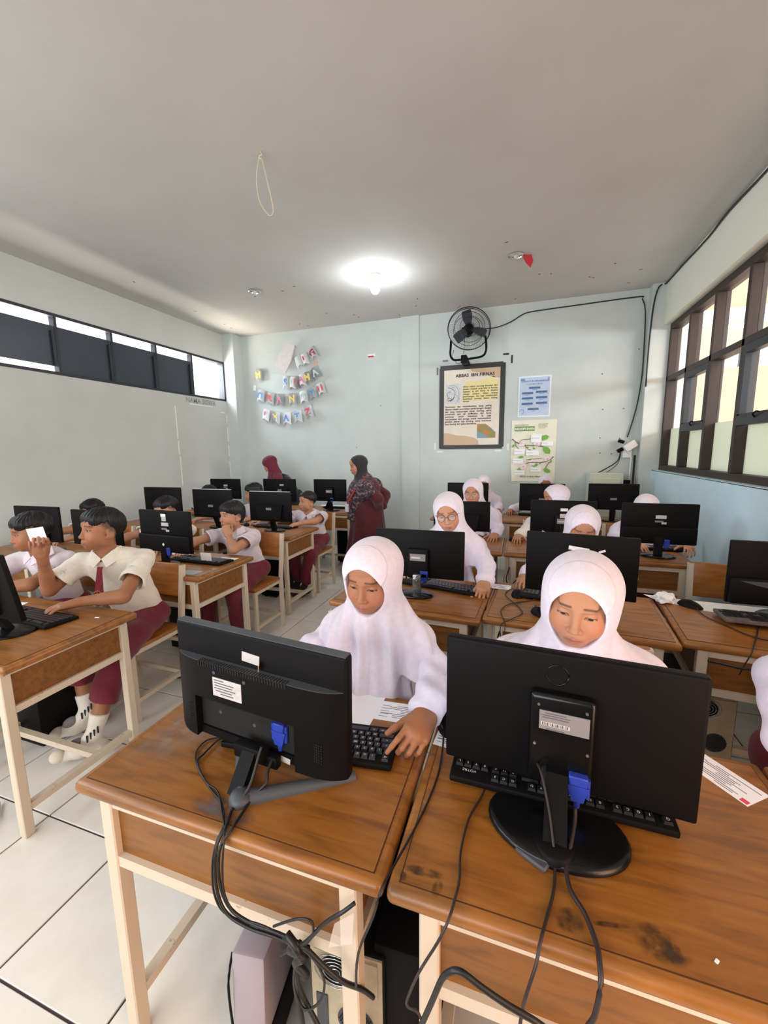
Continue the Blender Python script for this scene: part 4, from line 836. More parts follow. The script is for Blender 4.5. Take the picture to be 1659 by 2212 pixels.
tag(put('leaning_card', box_me('leaning_card', (.075, .002, .065), m_white), None, (-2.035, 2.20, DZ + .052), (R(14), R(4), R(12))), 'small white card leaning on the keyboard of the fist boy', 'card')
ts = thing('small_stand', 'small dark stand leaning on the back row desk beside the standing woman', 'stand', (-2.42, 4.86, DZ)); box('panel', (0, 0, .06), (.012, .09, .12), m_black, ts, .002, 1, (0, R(24), 0)); box('foot', (.03, 0, .004), (.09, .07, .008), m_black, ts)
# ------------------------------------------------------------------ people: signed distance fields meshed by surface nets
F32 = np.float32
def nv(v): v = np.array(v, float); return v / np.linalg.norm(v)
class Vol:
    def __init__(s, lo, hi, h):
        s.h = h; s.lo = np.array(lo, float); n = np.ceil((np.array(hi) - s.lo) / h).astype(int) + 1
        s.ax = [(s.lo[i] + h * np.arange(n[i])).astype(F32) for i in range(3)]; s.n = n; s.F = np.full(n, 5.0, F32)
    def sl(s, lo, hi):
        a = np.clip(np.floor((np.array(lo) - s.lo) / s.h).astype(int), 0, s.n); b = np.clip(np.ceil((np.array(hi) - s.lo) / s.h).astype(int) + 1, 0, s.n)
        return tuple(slice(i, j) for i, j in zip(a, b)), np.all(b > a)
    def grid(s, S): return s.ax[0][S[0]][:, None, None], s.ax[1][S[1]][None, :, None], s.ax[2][S[2]][None, None, :]
    def add(s, prim, k=0.0):
        fn, lo, hi = prim; m = k + 2.5 * s.h; S, ok = s.sl(np.array(lo) - m, np.array(hi) + m)
        if not ok: return
        d = fn(*s.grid(S)); a = s.F[S]
        if k > 0:
            t = np.maximum(k - np.abs(a - d), 0) / k; s.F[S] = np.minimum(a, d) - t * t * (k * .25)
        else: s.F[S] = np.minimum(a, d)
    def cut(s, prim, k=0.0):
        fn, lo, hi = prim; m = k + 2.5 * s.h; S, ok = s.sl(np.array(lo) - m, np.array(hi) + m)
        if not ok: return
        d = -fn(*s.grid(S)); a = s.F[S]
        if k > 0:
            t = np.maximum(k - np.abs(a - d), 0) / k; s.F[S] = np.maximum(a, d) + t * t * (k * .25)
        else: s.F[S] = np.maximum(a, d)
    def disp(s, fn):                                       # add a displacement field near the surface
        S = (slice(None),) * 3; s.F += fn(*s.grid(S)).astype(F32)
    def mesh(s):
        F = s.F; I = F < 0; n = F.shape
        if not I.any(): return np.zeros((0, 3)), np.zeros((0, 4), int)
        c = [I[a:n[0] - 1 + a, b:n[1] - 1 + b, d:n[2] - 1 + d] for a in (0, 1) for b in (0, 1) for d in (0, 1)]
        al = c[0].copy(); an = c[0].copy()
        for q in c[1:]: al &= q; an |= q
        act = an & ~al; ix = np.argwhere(act); N = len(ix); idm = np.full(act.shape, -1, np.int64); idm[act] = np.arange(N)
        off = np.array([(a, b, d) for a in (0, 1) for b in (0, 1) for d in (0, 1)])
        val = np.stack([F[ix[:, 0] + o[0], ix[:, 1] + o[1], ix[:, 2] + o[2]] for o in off], 1)
        P = np.zeros((N, 3)); W = np.zeros(N)
        for e0 in range(8):
            for b in (1, 2, 4):
                if e0 & b: continue
                e1 = e0 | b; v0, v1 = val[:, e0], val[:, e1]; m = (v0 < 0) != (v1 < 0)
                if not m.any(): continue
                t = v0[m] / (v0[m] - v1[m]); P[m] += off[e0] + (off[e1] - off[e0]) * t[:, None]; W[m] += 1
        V = (ix + P / W[:, None]) * s.h + s.lo
        Q = []
        for ax in range(3):
            o = [slice(None)] * 3; o2 = [slice(None)] * 3; o[ax] = slice(0, n[ax] - 1); o2[ax] = slice(1, n[ax])
            A, B = I[tuple(o)], I[tuple(o2)]; E = np.argwhere(A != B)
            u, v = [(1, 2), (2, 0), (0, 1)][ax]
            E = E[(E[:, u] > 0) & (E[:, v] > 0) & (E[:, u] < n[u] - 1) & (E[:, v] < n[v] - 1)]
            if not len(E): continue
            fl_ = A[E[:, 0], E[:, 1], E[:, 2]]
            def g(du, dv):
                G = E.copy(); G[:, u] -= du; G[:, v] -= dv; return idm[G[:, 0], G[:, 1], G[:, 2]]
            q = np.stack([g(1, 1), g(0, 1), g(0, 0), g(1, 0)], 1); q[~fl_] = q[~fl_][:, ::-1]; Q.append(q)
        return V, np.concatenate(Q)
def ell(c, r, Rm=None):
    c = np.array(c, float); r = np.array(r, float); Rm = np.eye(3) if Rm is None else np.array(Rm); ext = np.sqrt((Rm ** 2) @ (r ** 2))
    def fn(X, Y, Z):
        X, Y, Z = X - F32(c[0]), Y - F32(c[1]), Z - F32(c[2]); k0 = 0; k1 = 0
        for i in range(3):
            q = F32(Rm[0, i]) * X + F32(Rm[1, i]) * Y + F32(Rm[2, i]) * Z; k0 = k0 + (q / F32(r[i])) ** 2; k1 = k1 + (q / F32(r[i] ** 2)) ** 2
        k0 = np.sqrt(k0); return k0 * (k0 - 1) / np.maximum(np.sqrt(k1), 1e-6)
    return fn, c - ext, c + ext
def cone(a, b, ra, rb, sq=None, cap=(False, False), ext=0.0):
    a = np.array(a, float); b = np.array(b, float); d = b - a; L2 = float(d @ d); Ln = math.sqrt(L2); rm = max(ra, rb) + ext
    if sq is not None: ax = nv(sq[0]); f = sq[1]; d_s = d + ax * (d @ ax) * (1 / f - 1); rm = rm * max(1, f); L2s = float(d_s @ d_s)
    def fn(X, Y, Z):
        x, y, z = X - F32(a[0]), Y - F32(a[1]), Z - F32(a[2])
        if sq is None: dd, l2 = d, L2
        else:
            q = (x * F32(ax[0]) + y * F32(ax[1]) + z * F32(ax[2])) * F32(1 / f - 1); x, y, z = x + q * F32(ax[0]), y + q * F32(ax[1]), z + q * F32(ax[2]); dd, l2 = d_s, L2s
        t0 = (x * F32(dd[0]) + y * F32(dd[1]) + z * F32(dd[2])) / F32(max(l2, 1e-9)); t = np.clip(t0, 0, 1)
        r = np.sqrt((x - t * F32(dd[0])) ** 2 + (y - t * F32(dd[1])) ** 2 + (z - t * F32(dd[2])) ** 2) - F32(ra) - t * F32(rb - ra)
        if cap[0]: r = np.maximum(r, -t0 * F32(Ln))
        if cap[1]: r = np.maximum(r, (t0 - 1) * F32(Ln))
        return r
    return fn, np.minimum(a, b) - rm, np.maximum(a, b) + rm
def plane_cut(p, n, lo, hi):                              # solid on the +n side
    p = np.array(p, float); n = nv(n)
    return (lambda X, Y, Z: -((X - F32(p[0])) * F32(n[0]) + (Y - F32(p[1])) * F32(n[1]) + (Z - F32(p[2])) * F32(n[2]))), lo, hi

def head_rot(yaw, pitch=0.0, roll=0.0):
    return np.array((Matrix.Rotation(R(yaw), 3, 'Z') @ Matrix.Rotation(R(pitch), 3, 'X') @ Matrix.Rotation(R(roll), 3, 'Y')))
def build(name, vols, m, parent, origin, col=None, smooth=True):
    Vs, Qs, n = [], [], 0
    for v in vols:
        V, Q = v.mesh()
        if len(V): Vs.append(V); Qs.append(Q + n); n += len(V)
    V = np.concatenate(Vs); Q = np.concatenate(Qs); cols = col(V) if col else None
    V = V - np.array(origin); me = bpy.data.meshes.new(name)
    me.vertices.add(len(V)); me.vertices.foreach_set('co', V.astype(F32).ravel()); me.loops.add(len(Q) * 4); me.loops.foreach_set('vertex_index', Q.ravel().astype(np.int32))
    me.polygons.add(len(Q)); me.polygons.foreach_set('loop_start', np.arange(0, len(Q) * 4, 4, dtype=np.int32)); me.update(calc_edges=True); me.validate()
    if cols is not None:
        a = me.color_attributes.new('Col', 'FLOAT_COLOR', 'POINT'); a.data.foreach_set('color', np.concatenate([cols, np.ones((len(cols), 1))], 1).astype(F32).ravel())
    me.materials.append(m); me.polygons.foreach_set('use_smooth', [smooth] * len(me.polygons))
    return put(name, me, parent)

m_skin = mat('skin', (182, 130, 98), .5, attr='Col', sss=.08, spec=.35)
m_hair = mat('black hair', (15, 13, 14), .5, col2=(24, 21, 22), scale=150, spec=.3)
m_eye = mat('eye', (235, 230, 225), .2, attr='Col', spec=.6)
def cloth(name, c, c2=None, rough=.85, sc=60): return mat(name, c, rough, col2=c2 or tuple(int(v * .965) for v in c), scale=sc, bump=.08, bscale=420, sheen=.15)
m_hij = cloth('lavender white hijab', (216, 204, 213)); m_shirt_l = cloth('lavender white blouse', (220, 211, 225)); m_shirt_w = cloth('cream white shirt', (226, 216, 202)); m_shirt_p = cloth('pale lilac shirt', (213, 199, 206))
m_mar = cloth('maroon cloth', (112, 20, 40), (98, 16, 34)); m_marskirt = m_mar; m_mardark = cloth('dark maroon dress', (82, 14, 28), (70, 11, 23)); m_maroon_h = cloth('plum maroon hijab', (104, 22, 44), (92, 18, 38)); m_blackcl = cloth('black cloth', (28, 26, 30), (36, 32, 36)); m_sock = cloth('white sock', (222, 212, 200)); m_bsock = cloth('black sock', (24, 22, 24)); m_shoe = cloth('black shoe', (22, 21, 22))
LIN = lambda c: np.array(L(c)[:3])
SKINS = {'a': (172, 120, 88), 'b': (154, 103, 73), 'c': (178, 128, 97)}

class Person:
    def __init__(s, label, base, head, yaw=180, pitch=-10, roll=0, by=180, k=.95, skin='a', group='seated pupils', res=.003, name='person'):
        s.o = thing(name, label, 'person', (base[0], base[1], base[2]), 0, group); s.base = np.array(base, float)
        s.c = np.array(head, float); s.Rh = head_rot(yaw, pitch, roll); s.k = k; s.res = res
        b = R(by); s.fw = np.array((-math.sin(b), math.cos(b), 0)); s.rt = np.array((math.cos(b), math.sin(b), 0)); s.up = np.array((0, 0, 1.0)); s.skin = SKINS[skin]
        s.skinvols = []
        s.neck = s.H(0, -.030, -.105) + np.array((0, 0, -.045)) * k                 # neck base
    def H(s, x, y, z): return s.c + s.Rh @ (np.array((x, y, z)) * s.k)
    def loc(s, V): return ((V - s.c) @ s.Rh) / s.k
    # --- head and face
    def head(s, eyes='down', mouth=0.0, ear=True, h=None):
        k, Rh, H = s.k, s.Rh, s.H; h = h or s.res
        lo = s.c - .175 * k; hi = s.c + .175 * k; v = Vol(lo, hi, h); E = lambda c, r: ell(H(*c), np.array(r) * k, Rh); C = lambda a, b, ra, rb: cone(H(*a), H(*b), ra * k, rb * k)
        v.add(E((0, -.014, .030), (.0735, .090, .080))); v.add(E((0, .018, -.030), (.0635, .064, .074)), .03 * k); v.add(E((0, .052, -.083), (.026, .022, .020)), .035 * k)
        for sx in (-1, 1):
            v.add(E((sx * .036, .046, -.038), (.026, .028, .028)), .025 * k); v.add(E((sx * .048, .000, -.062), (.016, .030, .022)), .03 * k)
        v.add(C((-.030, .073, .021), (.030, .073, .021), .008, .008), .022 * k); v.add(E((0, .068, .050), (.045, .016, .030)), .02 * k)
        for sx in (-1, 1): v.cut(E((sx * .0315, .094, .000), (.019, .017, .0105)), .014 * k)
        v.add(C((0, .078, .006), (0, .0905, -.034), .0065, .0095), .012 * k); v.add(E((0, .0945, -.037), (.0105, .0095, .0085)), .007 * k)
        for sx in (-1, 1):
            v.add(E((sx * .0125, .0855, -.040), (.0075, .0085, .0068)), .006 * k); v.cut(E((sx * .0065, .094, -.0475), (.0035, .0055, .003)), .003 * k)
        v.add(E((0, .072, -.066), (.024, .016, .018)), .014 * k)
        for sx in (-1, 1):
            v.add(C((0, .0875, -.0640), (sx * .0205, .0790, -.0682), .0048, .0022), .004 * k); v.add(C((0, .0862, -.0745), (sx * .0185, .0790, -.0700), .0056, .0022), .004 * k)
            v.cut(C((0, .0925, -.0690), (sx * .021, .0835, -.0688), .0012, .0010), .003 * k)
        v.cut(E((0, .088, -.0865), (.014, .010, .004)), .010 * k)
        lidr = .0128
        for sx in (-1, 1):
            ec = (sx * .0315, .0655, -.001); v.add(E(ec, (lidr, lidr, lidr * .92)), .004 * k)
            if eyes == 'down': v.cut(E((sx * .0315, .078, -.0060), (.0128, .010, .0040)), .0012 * k)
            else: v.cut(E((sx * .0315, .078, -.0015), (.0125, .010, .0034)), .0015 * k)
            if ear:
                Re = Rh @ head_rot(sx * 24); ee = lambda c, r: ell(H(*c), np.array(r) * k, Re); v.add(ee((sx * .0815, -.016, -.010), (.0085, .0200, .033)), .006 * k); v.cut(ee((sx * .0905, -.013, -.006), (.0060, .012, .021)), .004 * k); v.add(E((sx * .0745, -.002, -.036), (.006, .009, .011)), .005 * k)
        v.add(cone(H(0, -.022, -.060), s.neck + np.array((0, 0, -.03)), .050 * k, .052 * k), .02 * k)
        s.skinvols.append(v); s.eyes = eyes
        # eyeballs
        for sx in (-1, 1):
            bm = bmesh.new(); bmesh.ops.create_uvsphere(bm, u_segments=24, v_segments=16, radius=.0118 * k); me = me_of(bm, 'eyeball', m_eye, 180)
            P = np.array([q.co[:] for q in me.vertices]); P = P / np.linalg.norm(P, axis=1)[:, None]
            gz = nv(s.Rh @ np.array((0.0, 1.0, -.42 if eyes == 'down' else -.05)) ); ang = np.arccos(np.clip(P @ gz, -1, 1)); cc = np.where(ang[:, None] < .62, LIN((36, 24, 20)), LIN((158, 142, 134)))
            a = me.color_attributes.new('Col', 'FLOAT_COLOR', 'POINT'); a.data.foreach_set('color', np.concatenate([cc, np.ones((len(cc), 1))], 1).astype(F32).ravel())
            s.eye_objs = getattr(s, 'eye_objs', []) + [(me, H(sx * .0315, .0655, -.001) - s.base)]
    def colour(s, V):
        q = s.loc(V); base = LIN(s.skin); c = np.tile(base, (len(V), 1)); x = np.abs(q[:, 0]); y, z = q[:, 1], q[:, 2]; front = y > .035
        def mix(m, col): 
            m = np.clip(m, 0, 1)[:, None]; c[:] = c * (1 - m) + LIN(col) * m
        mix(.35 * np.exp(-((x - .04) ** 2 + (z + .04) ** 2) / .0006) * front, (196, 116, 92))
        zl = -.0690 - .12 * (x / .02) ** 2 * .004; mix(np.clip(1.3 - np.sqrt((x / .0215) ** 2 + ((z + .0692) / .0105) ** 2) * 1.0, 0, 1) * 1.6 * (y > .07), (158, 98, 82))
        mix(np.clip(1 - np.abs(z + .0689) / .0014, 0, 1) * (x < .021) * (y > .07) * .8, (92, 44, 40))
        br = .0245 - .9 * (np.clip(x - .034, 0, 1)) ** 1 * .25 + .10 * (np.clip(.034 - x, 0, 1)) * -1 * .3
        mix(np.clip(1.3 - np.abs(z - br) / .0038, 0, 1) * np.clip((x - .011) / .004, 0, 1) * np.clip((.052 - x) / .010, 0, 1) * (y > .045) * .85, (48, 32, 26))
        ez = -.0060 if getattr(s, 'eyes', '') == 'down' else -.0005
        up = .0038 if s.eyes == 'down' else .0036; xr = (x - .0315) / .0135
        mix(np.clip(1.25 - np.abs(z - (ez + up * np.sqrt(np.clip(1 - xr ** 2, 0, 1)))) / .0026, 0, 1) * (np.abs(xr) < 1.08) * (y > .055) * .95, (34, 22, 20))
        for sg in (1,): mix(np.clip(1.1 - np.sqrt(((x - .0065) / .0035) ** 2 + ((z + .0470) / .003) ** 2), 0, 1) * (y > .075) * .8, (80, 40, 32))
        if getattr(s, 'stubble', False):                   # closely cut hair at the temples and nape
            mix(np.clip((.040 - y) / .02, 0, 1) * np.clip((z - (-.005 + .75 * np.clip(y + .0, -.2, .1))) / .025, 0, 1) * .8, (66, 50, 42))
            mix(np.clip((-.045 - y) / .02, 0, 1) * np.clip((z + .085) / .02, 0, 1) * .85, (52, 42, 38))
        return c
    def finish(s):
        b = build('body', s.skinvols, m_skin, s.o, s.base, s.colour)
        for me, p in getattr(s, 'eye_objs', []): put('eye', me, b, tuple(p))
        s.body = b; return s
    # --- limbs, hands
    def arm_skin(s, sh, el, wr, v=None, h=None, r=(.040, .034, .033, .022)):
        h = h or max(s.res * 1.5, .004); P = np.array([sh, el, wr]); v = v or Vol(P.min(0) - .07, P.max(0) + .07, h)
        v.add(cone(sh, el, r[0], r[1])); v.add(cone(el, wr, r[2], r[3]), .012); v.add(cone(el + (nv(wr - el)) * .03, el + (wr - el) * .45, .034, .029), .012); s.skinvols.append(v); return v
    def hand(s, wr, dirn, nrm, side, curl=(.4, .5, .4), spread=.10, size=1.0, h=None, fingers=None, thumb=(.55, .75, .25), tcurl=.25, v=None):
        """dirn to the fingers, nrm out of the back of the hand, side +1 when the thumb lies toward dirn x nrm"""
        u = nv(dirn); n = nv(np.array(nrm) - u * (np.array(nrm) @ u)); sd = np.cross(u, n) * side; k = size * s.k / .95; h = h or max(s.res, .0028)
        wr = np.array(wr, float); tips = []
        own = v is None
        if own: v = Vol(wr - .19 * k, wr + .19 * k, h)
        v.add(cone(wr - u * .03 * k, wr + u * .015 * k, .022 * k, .023 * k, (n, .72)), .01)
        offs = (.026, .009, -.009, -.026); Ls = ((.036, .022, .018), (.040, .026, .019), (.037, .024, .018), (.030, .018, .016)); rs = (.0080, .0083, .0079, .0070)
        for i in range(4):
            b = wr + u * (.078 - .004 * (i == 0) - .010 * (i == 3)) * k + sd * offs[i] * k
            v.add(cone(wr + sd * offs[i] * .62 * k + u * .008 * k, b, .0135 * k, .0100 * k), .012 * k)
            cv = curl if fingers is None else fingers[i]; a = 0.0; p = b; sp = spread * (1.5 - i)
            for j in range(3):
                a += cv[j]; d = nv(u * math.cos(a) - n * math.sin(a) + sd * sp * max(0, math.cos(a))); q = p + d * Ls[i][j] * k; r0 = rs[i] * (1 - .10 * j); r1 = rs[i] * (1 - .10 * (j + 1))
                v.add(cone(p, q, r0 * k, r1 * k), .003 * k); p = q
            tips.append(p)
        v.add(cone(wr + u * .03 * k + n * -.004, wr + u * .070 * k + n * -.004, .019 * k, .019 * k), .012 * k)
        t0 = wr + u * .018 * k + sd * .022 * k - n * .006 * k; d = nv(u * thumb[0] + sd * thumb[1] - n * thumb[2]); p = t0
        for j, (l, r0, r1) in enumerate(((.040, .0135, .0105), (.028, .0100, .0092), (.023, .0090, .0070))):
            q = p + d * l * k; v.add(cone(p, q, r0 * k, r1 * k), .008 * k if j == 0 else .003 * k); d = nv(d + u * tcurl - sd * tcurl * .3 - n * .04); p = q
        tips.append(p)
        if own: s.skinvols.append(v)
        return tips
    # --- clothing
    def wr_noise(s, amp=.004, f=26.0, seed=0.0):
        def fn(X, Y, Z): return F32(amp) * (np.sin(F32(f) * X + 1.7 * np.sin(F32(f * .6) * Z + F32(seed)) + F32(seed)) * np.sin(F32(f * .8) * Z + 1.3 * np.sin(F32(f * .5) * Y + F32(1 + seed)) + F32(2 * seed)) + .6 * np.sin(F32(f * 1.9) * (Y + Z * .6) + 2 * np.sin(F32(f * .7) * X)))
        return fn
    def shirt(s, sh_l, sh_r, hip, m, arms, long=True, h=None, chest=.118, waist=.125, name='shirt', collar=True, amp=.0035, depth=.68, sl_r=(.056, .052, .041), hem=None):
        """arms: list of (shoulder, elbow, wrist or None); short sleeves end on the upper arm"""
        h = h or s.res * 2; mid = (np.array(sh_l) + np.array(sh_r)) / 2; hip = np.array(hip, float); ax = nv(hip - mid); f = s.fw - ax * (s.fw @ ax)
        P = np.array([sh_l, sh_r, hip, s.neck] + [p for a in arms for p in a if not isinstance(p, float)]); v = Vol(P.min(0) - .17, P.max(0) + .17, h)
        v.add(cone(mid - ax * -.06, hip, chest * 1.12, waist, (f, depth), (False, True)))
        v.add(cone(np.array(sh_l) * .8 + mid * .2 + ax * .015, np.array(sh_r) * .8 + mid * .2 + ax * .015, .055, .055), .06)
        if collar: v.add(cone(mid + ax * .02, s.neck + np.array((0, 0, .008)), .07, .052, None, (False, True)), .03)
        for a in arms:
            S_, E_ = np.array(a[0], float), np.array(a[1], float)
            if long:
                W_ = np.array(a[2], float); v.add(cone(S_, E_, sl_r[0], sl_r[1]), .035); v.add(cone(E_, W_, sl_r[1], sl_r[2], None, (False, True)), .02)
                v.add(cone(E_ + (W_ - E_) * .55, E_ + (W_ - E_) * .86, sl_r[2] * 1.03, sl_r[2] * 1.22), .01); v.add(cone(E_ + (W_ - E_) * .90, W_, sl_r[2] * .94, sl_r[2] * .97, None, (False, True)), .004)
            else:
                q = S_ + (E_ - S_) * a[2] if isinstance(a[2], float) else E_; v.add(cone(S_, q, .052, .066, None, (False, True)), .035)
                v.cut(cone(S_ + (q - S_) * .72, q + (q - S_) * .1, .050, .058, None, (False, True)), .004)
        v.disp(s.wr_noise(amp, 38, s.base[0] * 3))
        return build(name, [v], m, s.o, s.base)
    def hijab(s, m, front=.26, side=.165, h=None, amp=.008, tail=None, width=.155, name='hijab', brim=True, chest_fw=.035, open_w=.060, drop=0.0, hs=1.05):
        k, Rh, H = s.k, s.Rh, s.H; h = h or s.res * 1.3
        top = s.neck + np.array((0, 0, .03)); bot = s.neck + np.array((0, 0, -front)) + s.fw * chest_fw; P = np.array([s.c - .19, s.c + .19, top, bot - .05, s.neck + s.rt * (width + .1), s.neck - s.rt * (width + .1)])
        v = Vol(P.min(0) - .07, P.max(0) + .07, h); E = lambda c, r: ell(H(*c), np.array(r) * k, Rh)
        v.add(E((0, -.020, .026), (.089 * hs, .106 * hs, .090 * (1 + (hs - 1) * .6)))); v.add(E((0, -.008, -.042), (.085 * hs, .080 * hs, .086)), .03 * k)
        v.add(cone(H(0, -.020, -.075), s.neck + np.array((0, 0, -.02)), .076 * k, .088 * k), .03 * k)
        f = s.fw
        v.add(cone(top, bot, .062, width * .98, (f, .62), (False, True)), .05)
        for sg in (-1, 1): v.add(cone(s.neck + s.rt * sg * .04 + np.array((0, 0, -.015)), s.neck + s.rt * sg * side + np.array((0, 0, -.085 - drop)), .075, .068), .05)
        for sg in (-1, 1): v.add(cone(s.neck + s.rt * sg * side + np.array((0, 0, -.085 - drop)), s.neck + s.rt * sg * (side + .02) + np.array((0, 0, -.19 - drop)) + f * .02, .066, .070, None, (False, True)), .03)
        if tail is not None: v.add(cone(s.neck, tail[0], .08, tail[1], (f, .6), (False, True)), .04)
        c0 = s.neck; X0_, Y0_, Z0_ = [F32(q) for q in c0]
        def folds(X, Y, Z):                                # pleats that fan out from the neck, fading up the head
            dx = (X - X0_) * F32(s.rt[0]) + (Y - Y0_) * F32(s.rt[1]); dy = (X - X0_) * F32(f[0]) + (Y - Y0_) * F32(f[1]); th = np.arctan2(dx, dy + F32(.10)); wgt = np.clip((Z0_ + .06 - Z) / .14, 0, 1)
            return F32(amp) * wgt * (np.sin(th * 13 + 5 * (Z - Z0_) + F32(s.base[0] * 5)) + .6 * np.sin(th * 23 - 9 * (Z - Z0_))) - F32(.004) * wgt * np.exp(-(th / .035) ** 2)
        v.disp(folds)
        # raised brim band over the forehead
        def brimfn(X, Y, Z):
            q = [Rh[0, i] * (X - s.c[0]) + Rh[1, i] * (Y - s.c[1]) + Rh[2, i] * (Z - s.c[2]) for i in range(3)]
            g = (q[1] * .80 + (q[2] - .02 * k) * .42) / k; st = np.clip((g - .052) / .004, 0, 1) * np.clip((q[2] / k + .03) / .03, 0, 1); return (-F32(.0032) * st).astype(F32)
        if brim: v.disp(brimfn)
        # the opening for the face: an oval tube running forward
        v.cut(cone(H(0, .002, -.016), H(0, .24, -.034), open_w * k, open_w * 1.28 * k, (Rh[:, 2], 1.36), (True, False)), .006 * k)
        # hollow round the head so that cloth and face do not share space
        return build(name, [v], m, s.o, s.base)
    def hair(s, kind='bowl', h=None, m=None):
        k, Rh, H = s.k, s.Rh, s.H; h = h or s.res * 1.1; v = Vol(s.c - .17 * k, s.c + .17 * k, h); E = lambda c, r: ell(H(*c), np.array(r) * k, Rh)
        v.add(E((0, -.018, .046), (.0825, .099, .083))); 
        if kind == 'bowl': v.add(E((0, .040, .062), (.066, .048, .042)), .02 * k); v.add(E((0, -.075, .030), (.070, .045, .060)), .02 * k)
        if kind == 'mop': v.add(E((0, .045, .058), (.062, .046, .040)), .025 * k); v.add(E((0, -.05, .0), (.076, .062, .075)), .02 * k)
        if kind == 'short': v.add(E((0, .035, .066), (.060, .050, .034)), .02 * k)
        def local(X, Y, Z): return [((Rh[0, i] * (X - s.c[0]) + Rh[1, i] * (Y - s.c[1]) + Rh[2, i] * (Z - s.c[2])) / k).astype(F32) for i in range(3)]
        fr = {'bowl': .031, 'mop': .030, 'short': .050}[kind]; sd = {'bowl': .050, 'mop': .004, 'short': .026}[kind]; bk = {'bowl': -.035, 'mop': -.070, 'short': -.040}[kind]
        def strands(X, Y, Z):
            x, y, z = local(X, Y, Z); th = np.arctan2(x, y + .03); ph = np.sqrt(x * x + (y + .03) ** 2); return F32(.0013 * k) * (np.sin(th * 33 + 7 * np.sin(ph * 33 + z * 20)) + .8 * np.sin(th * 61 + ph * 90) + 1.6 * np.sin(th * 7 + 4 * np.sin(ph * 40))) * np.clip(ph / .03, 0, 1)
        v.disp(strands)
        S = (slice(None),) * 3; x, y, z = local(*v.grid(S)); th = np.arctan2(x, y + .01)
        line = np.where(y > 0, sd + (fr - sd) * np.clip(y / .055, 0, 1), sd + (bk - sd) * np.clip(-y / .06, 0, 1)) + .004 * np.sin(th * 11 + 2 * np.sin(th * 5)) + .0035 * np.sin(th * 47 + 1)
        v.F = np.maximum(v.F, (line - z) * F32(k * .7)).astype(F32)
        return build('hair', [v], m or m_hair, s.o, s.base)
    def legs(s, hip, kneeL, footL, kneeR, footR, m, rad=(.076, .062, .052), h=None, name='trousers', end=1.0, seat=True, skirt=False):
        h = h or s.res * 2.2; P = np.array([hip, kneeL, footL, kneeR, footR]); v = Vol(P.min(0) - .16, P.max(0) + .16, h); hip = np.array(hip, float)
        for sg, kn, ft in ((-1, kneeL, footL), (1, kneeR, footR)):
            kn = np.array(kn, float); ft = np.array(ft, float); hp = hip + s.rt * sg * .075; q = kn + (ft - kn) * end
            v.add(cone(hp, kn, rad[0], rad[1]), .03); v.add(cone(kn, q, rad[1], rad[2], None, (False, True)), .02)
        v.add(ell(hip + np.array((0, 0, .01)), (.150, .122, .085)), .05)
        if skirt: v.add(cone((np.array(kneeL) + kneeR) / 2, (np.array(footL) + footR) / 2, .12, .15, None, (False, True)), .05)
        v.disp(s.wr_noise(.004, 24, 1.3)); return build(name, [v], m, s.o, s.base)
    def foot(s, ankle, toe, m, m2=None, name='sock', calf=None, stripes=False):
        ankle = np.array(ankle, float); toe = np.array(toe, float); P = [ankle, toe] + ([np.array(calf)] if calf is not None else []); P = np.array(P); v = Vol(P.min(0) - .08, P.max(0) + .08, .006)
        heel = ankle - nv(toe - ankle) * .02; heel[2] = toe[2]
        v.add(cone(heel, toe, .036, .034, (s.up, .8))); v.add(cone(ankle, (heel + toe) / 2, .034, .036), .03)
        if calf is not None: v.add(cone(ankle, np.array(calf), .034, .045, None, (False, True)), .02)
        return build(name, [v], m, s.o, s.base)
    def torso_skin(s, sh_l, sh_r, hip, arms=()):
        mid = (np.array(sh_l) + np.array(sh_r)) / 2; hip = np.array(hip, float); P = np.array([sh_l, sh_r, hip, s.neck] + [q for a in arms for q in a]); v = Vol(P.min(0) - .12, P.max(0) + .12, .012)
        v.add(cone(mid, hip, .085, .085, (s.fw, .7))); v.add(cone(s.neck + np.array((0, 0, .0)), mid, .045, .06), .03); v.add(cone(sh_l, sh_r, .032, .032), .03)
        for a in arms:
            for p, q in zip(a, a[1:]): v.add(cone(p, q, .028, .022), .01)
        s.skinvols.append(v)
A3 = lambda *v: np.array(v, float)
def glasses(p, m):
    bm = bmesh.new()
    for sx in (-1, 1):
        pts = [p.H(sx * .0325 + .0225 * math.cos(a), .094 - .006 * abs(math.cos(a)), -.004 + .021 * math.sin(a)) - p.base for a in [k * math.pi / 10 for k in range(21)]]; b_tube(bm, [tuple(q) for q in pts], .0016, 5, 0)
        b_tube(bm, [tuple(p.H(sx * .055, .088, .004) - p.base), tuple(p.H(sx * .073, .05, .005) - p.base), tuple(p.H(sx * .079, -.01, .002) - p.base)], .0014, 5, 0)
    b_tube(bm, [tuple(p.H(-.0105, .096, .0) - p.base), tuple(p.H(0, .099, .003) - p.base), tuple(p.H(.0105, .096, .0) - p.base)], .0015, 5, 2)
    g = put('glasses', me_of(fix(bm), 'glasses', m, 180), p.o)
    for sx in (-1, 1):
        bm = bmesh.new(); bm.faces.new([bm.verts.new(tuple(p.H(sx * .0325 + .021 * math.cos(a), .093 - .005 * abs(math.cos(a)), -.004 + .0195 * math.sin(a)) - p.base)) for a in [k * math.pi / 10 for k in range(20)]])
        put('lens', me_of(bm, 'lens', mat('spectacle lens', (230, 236, 240), .03, alpha=.14)), g)
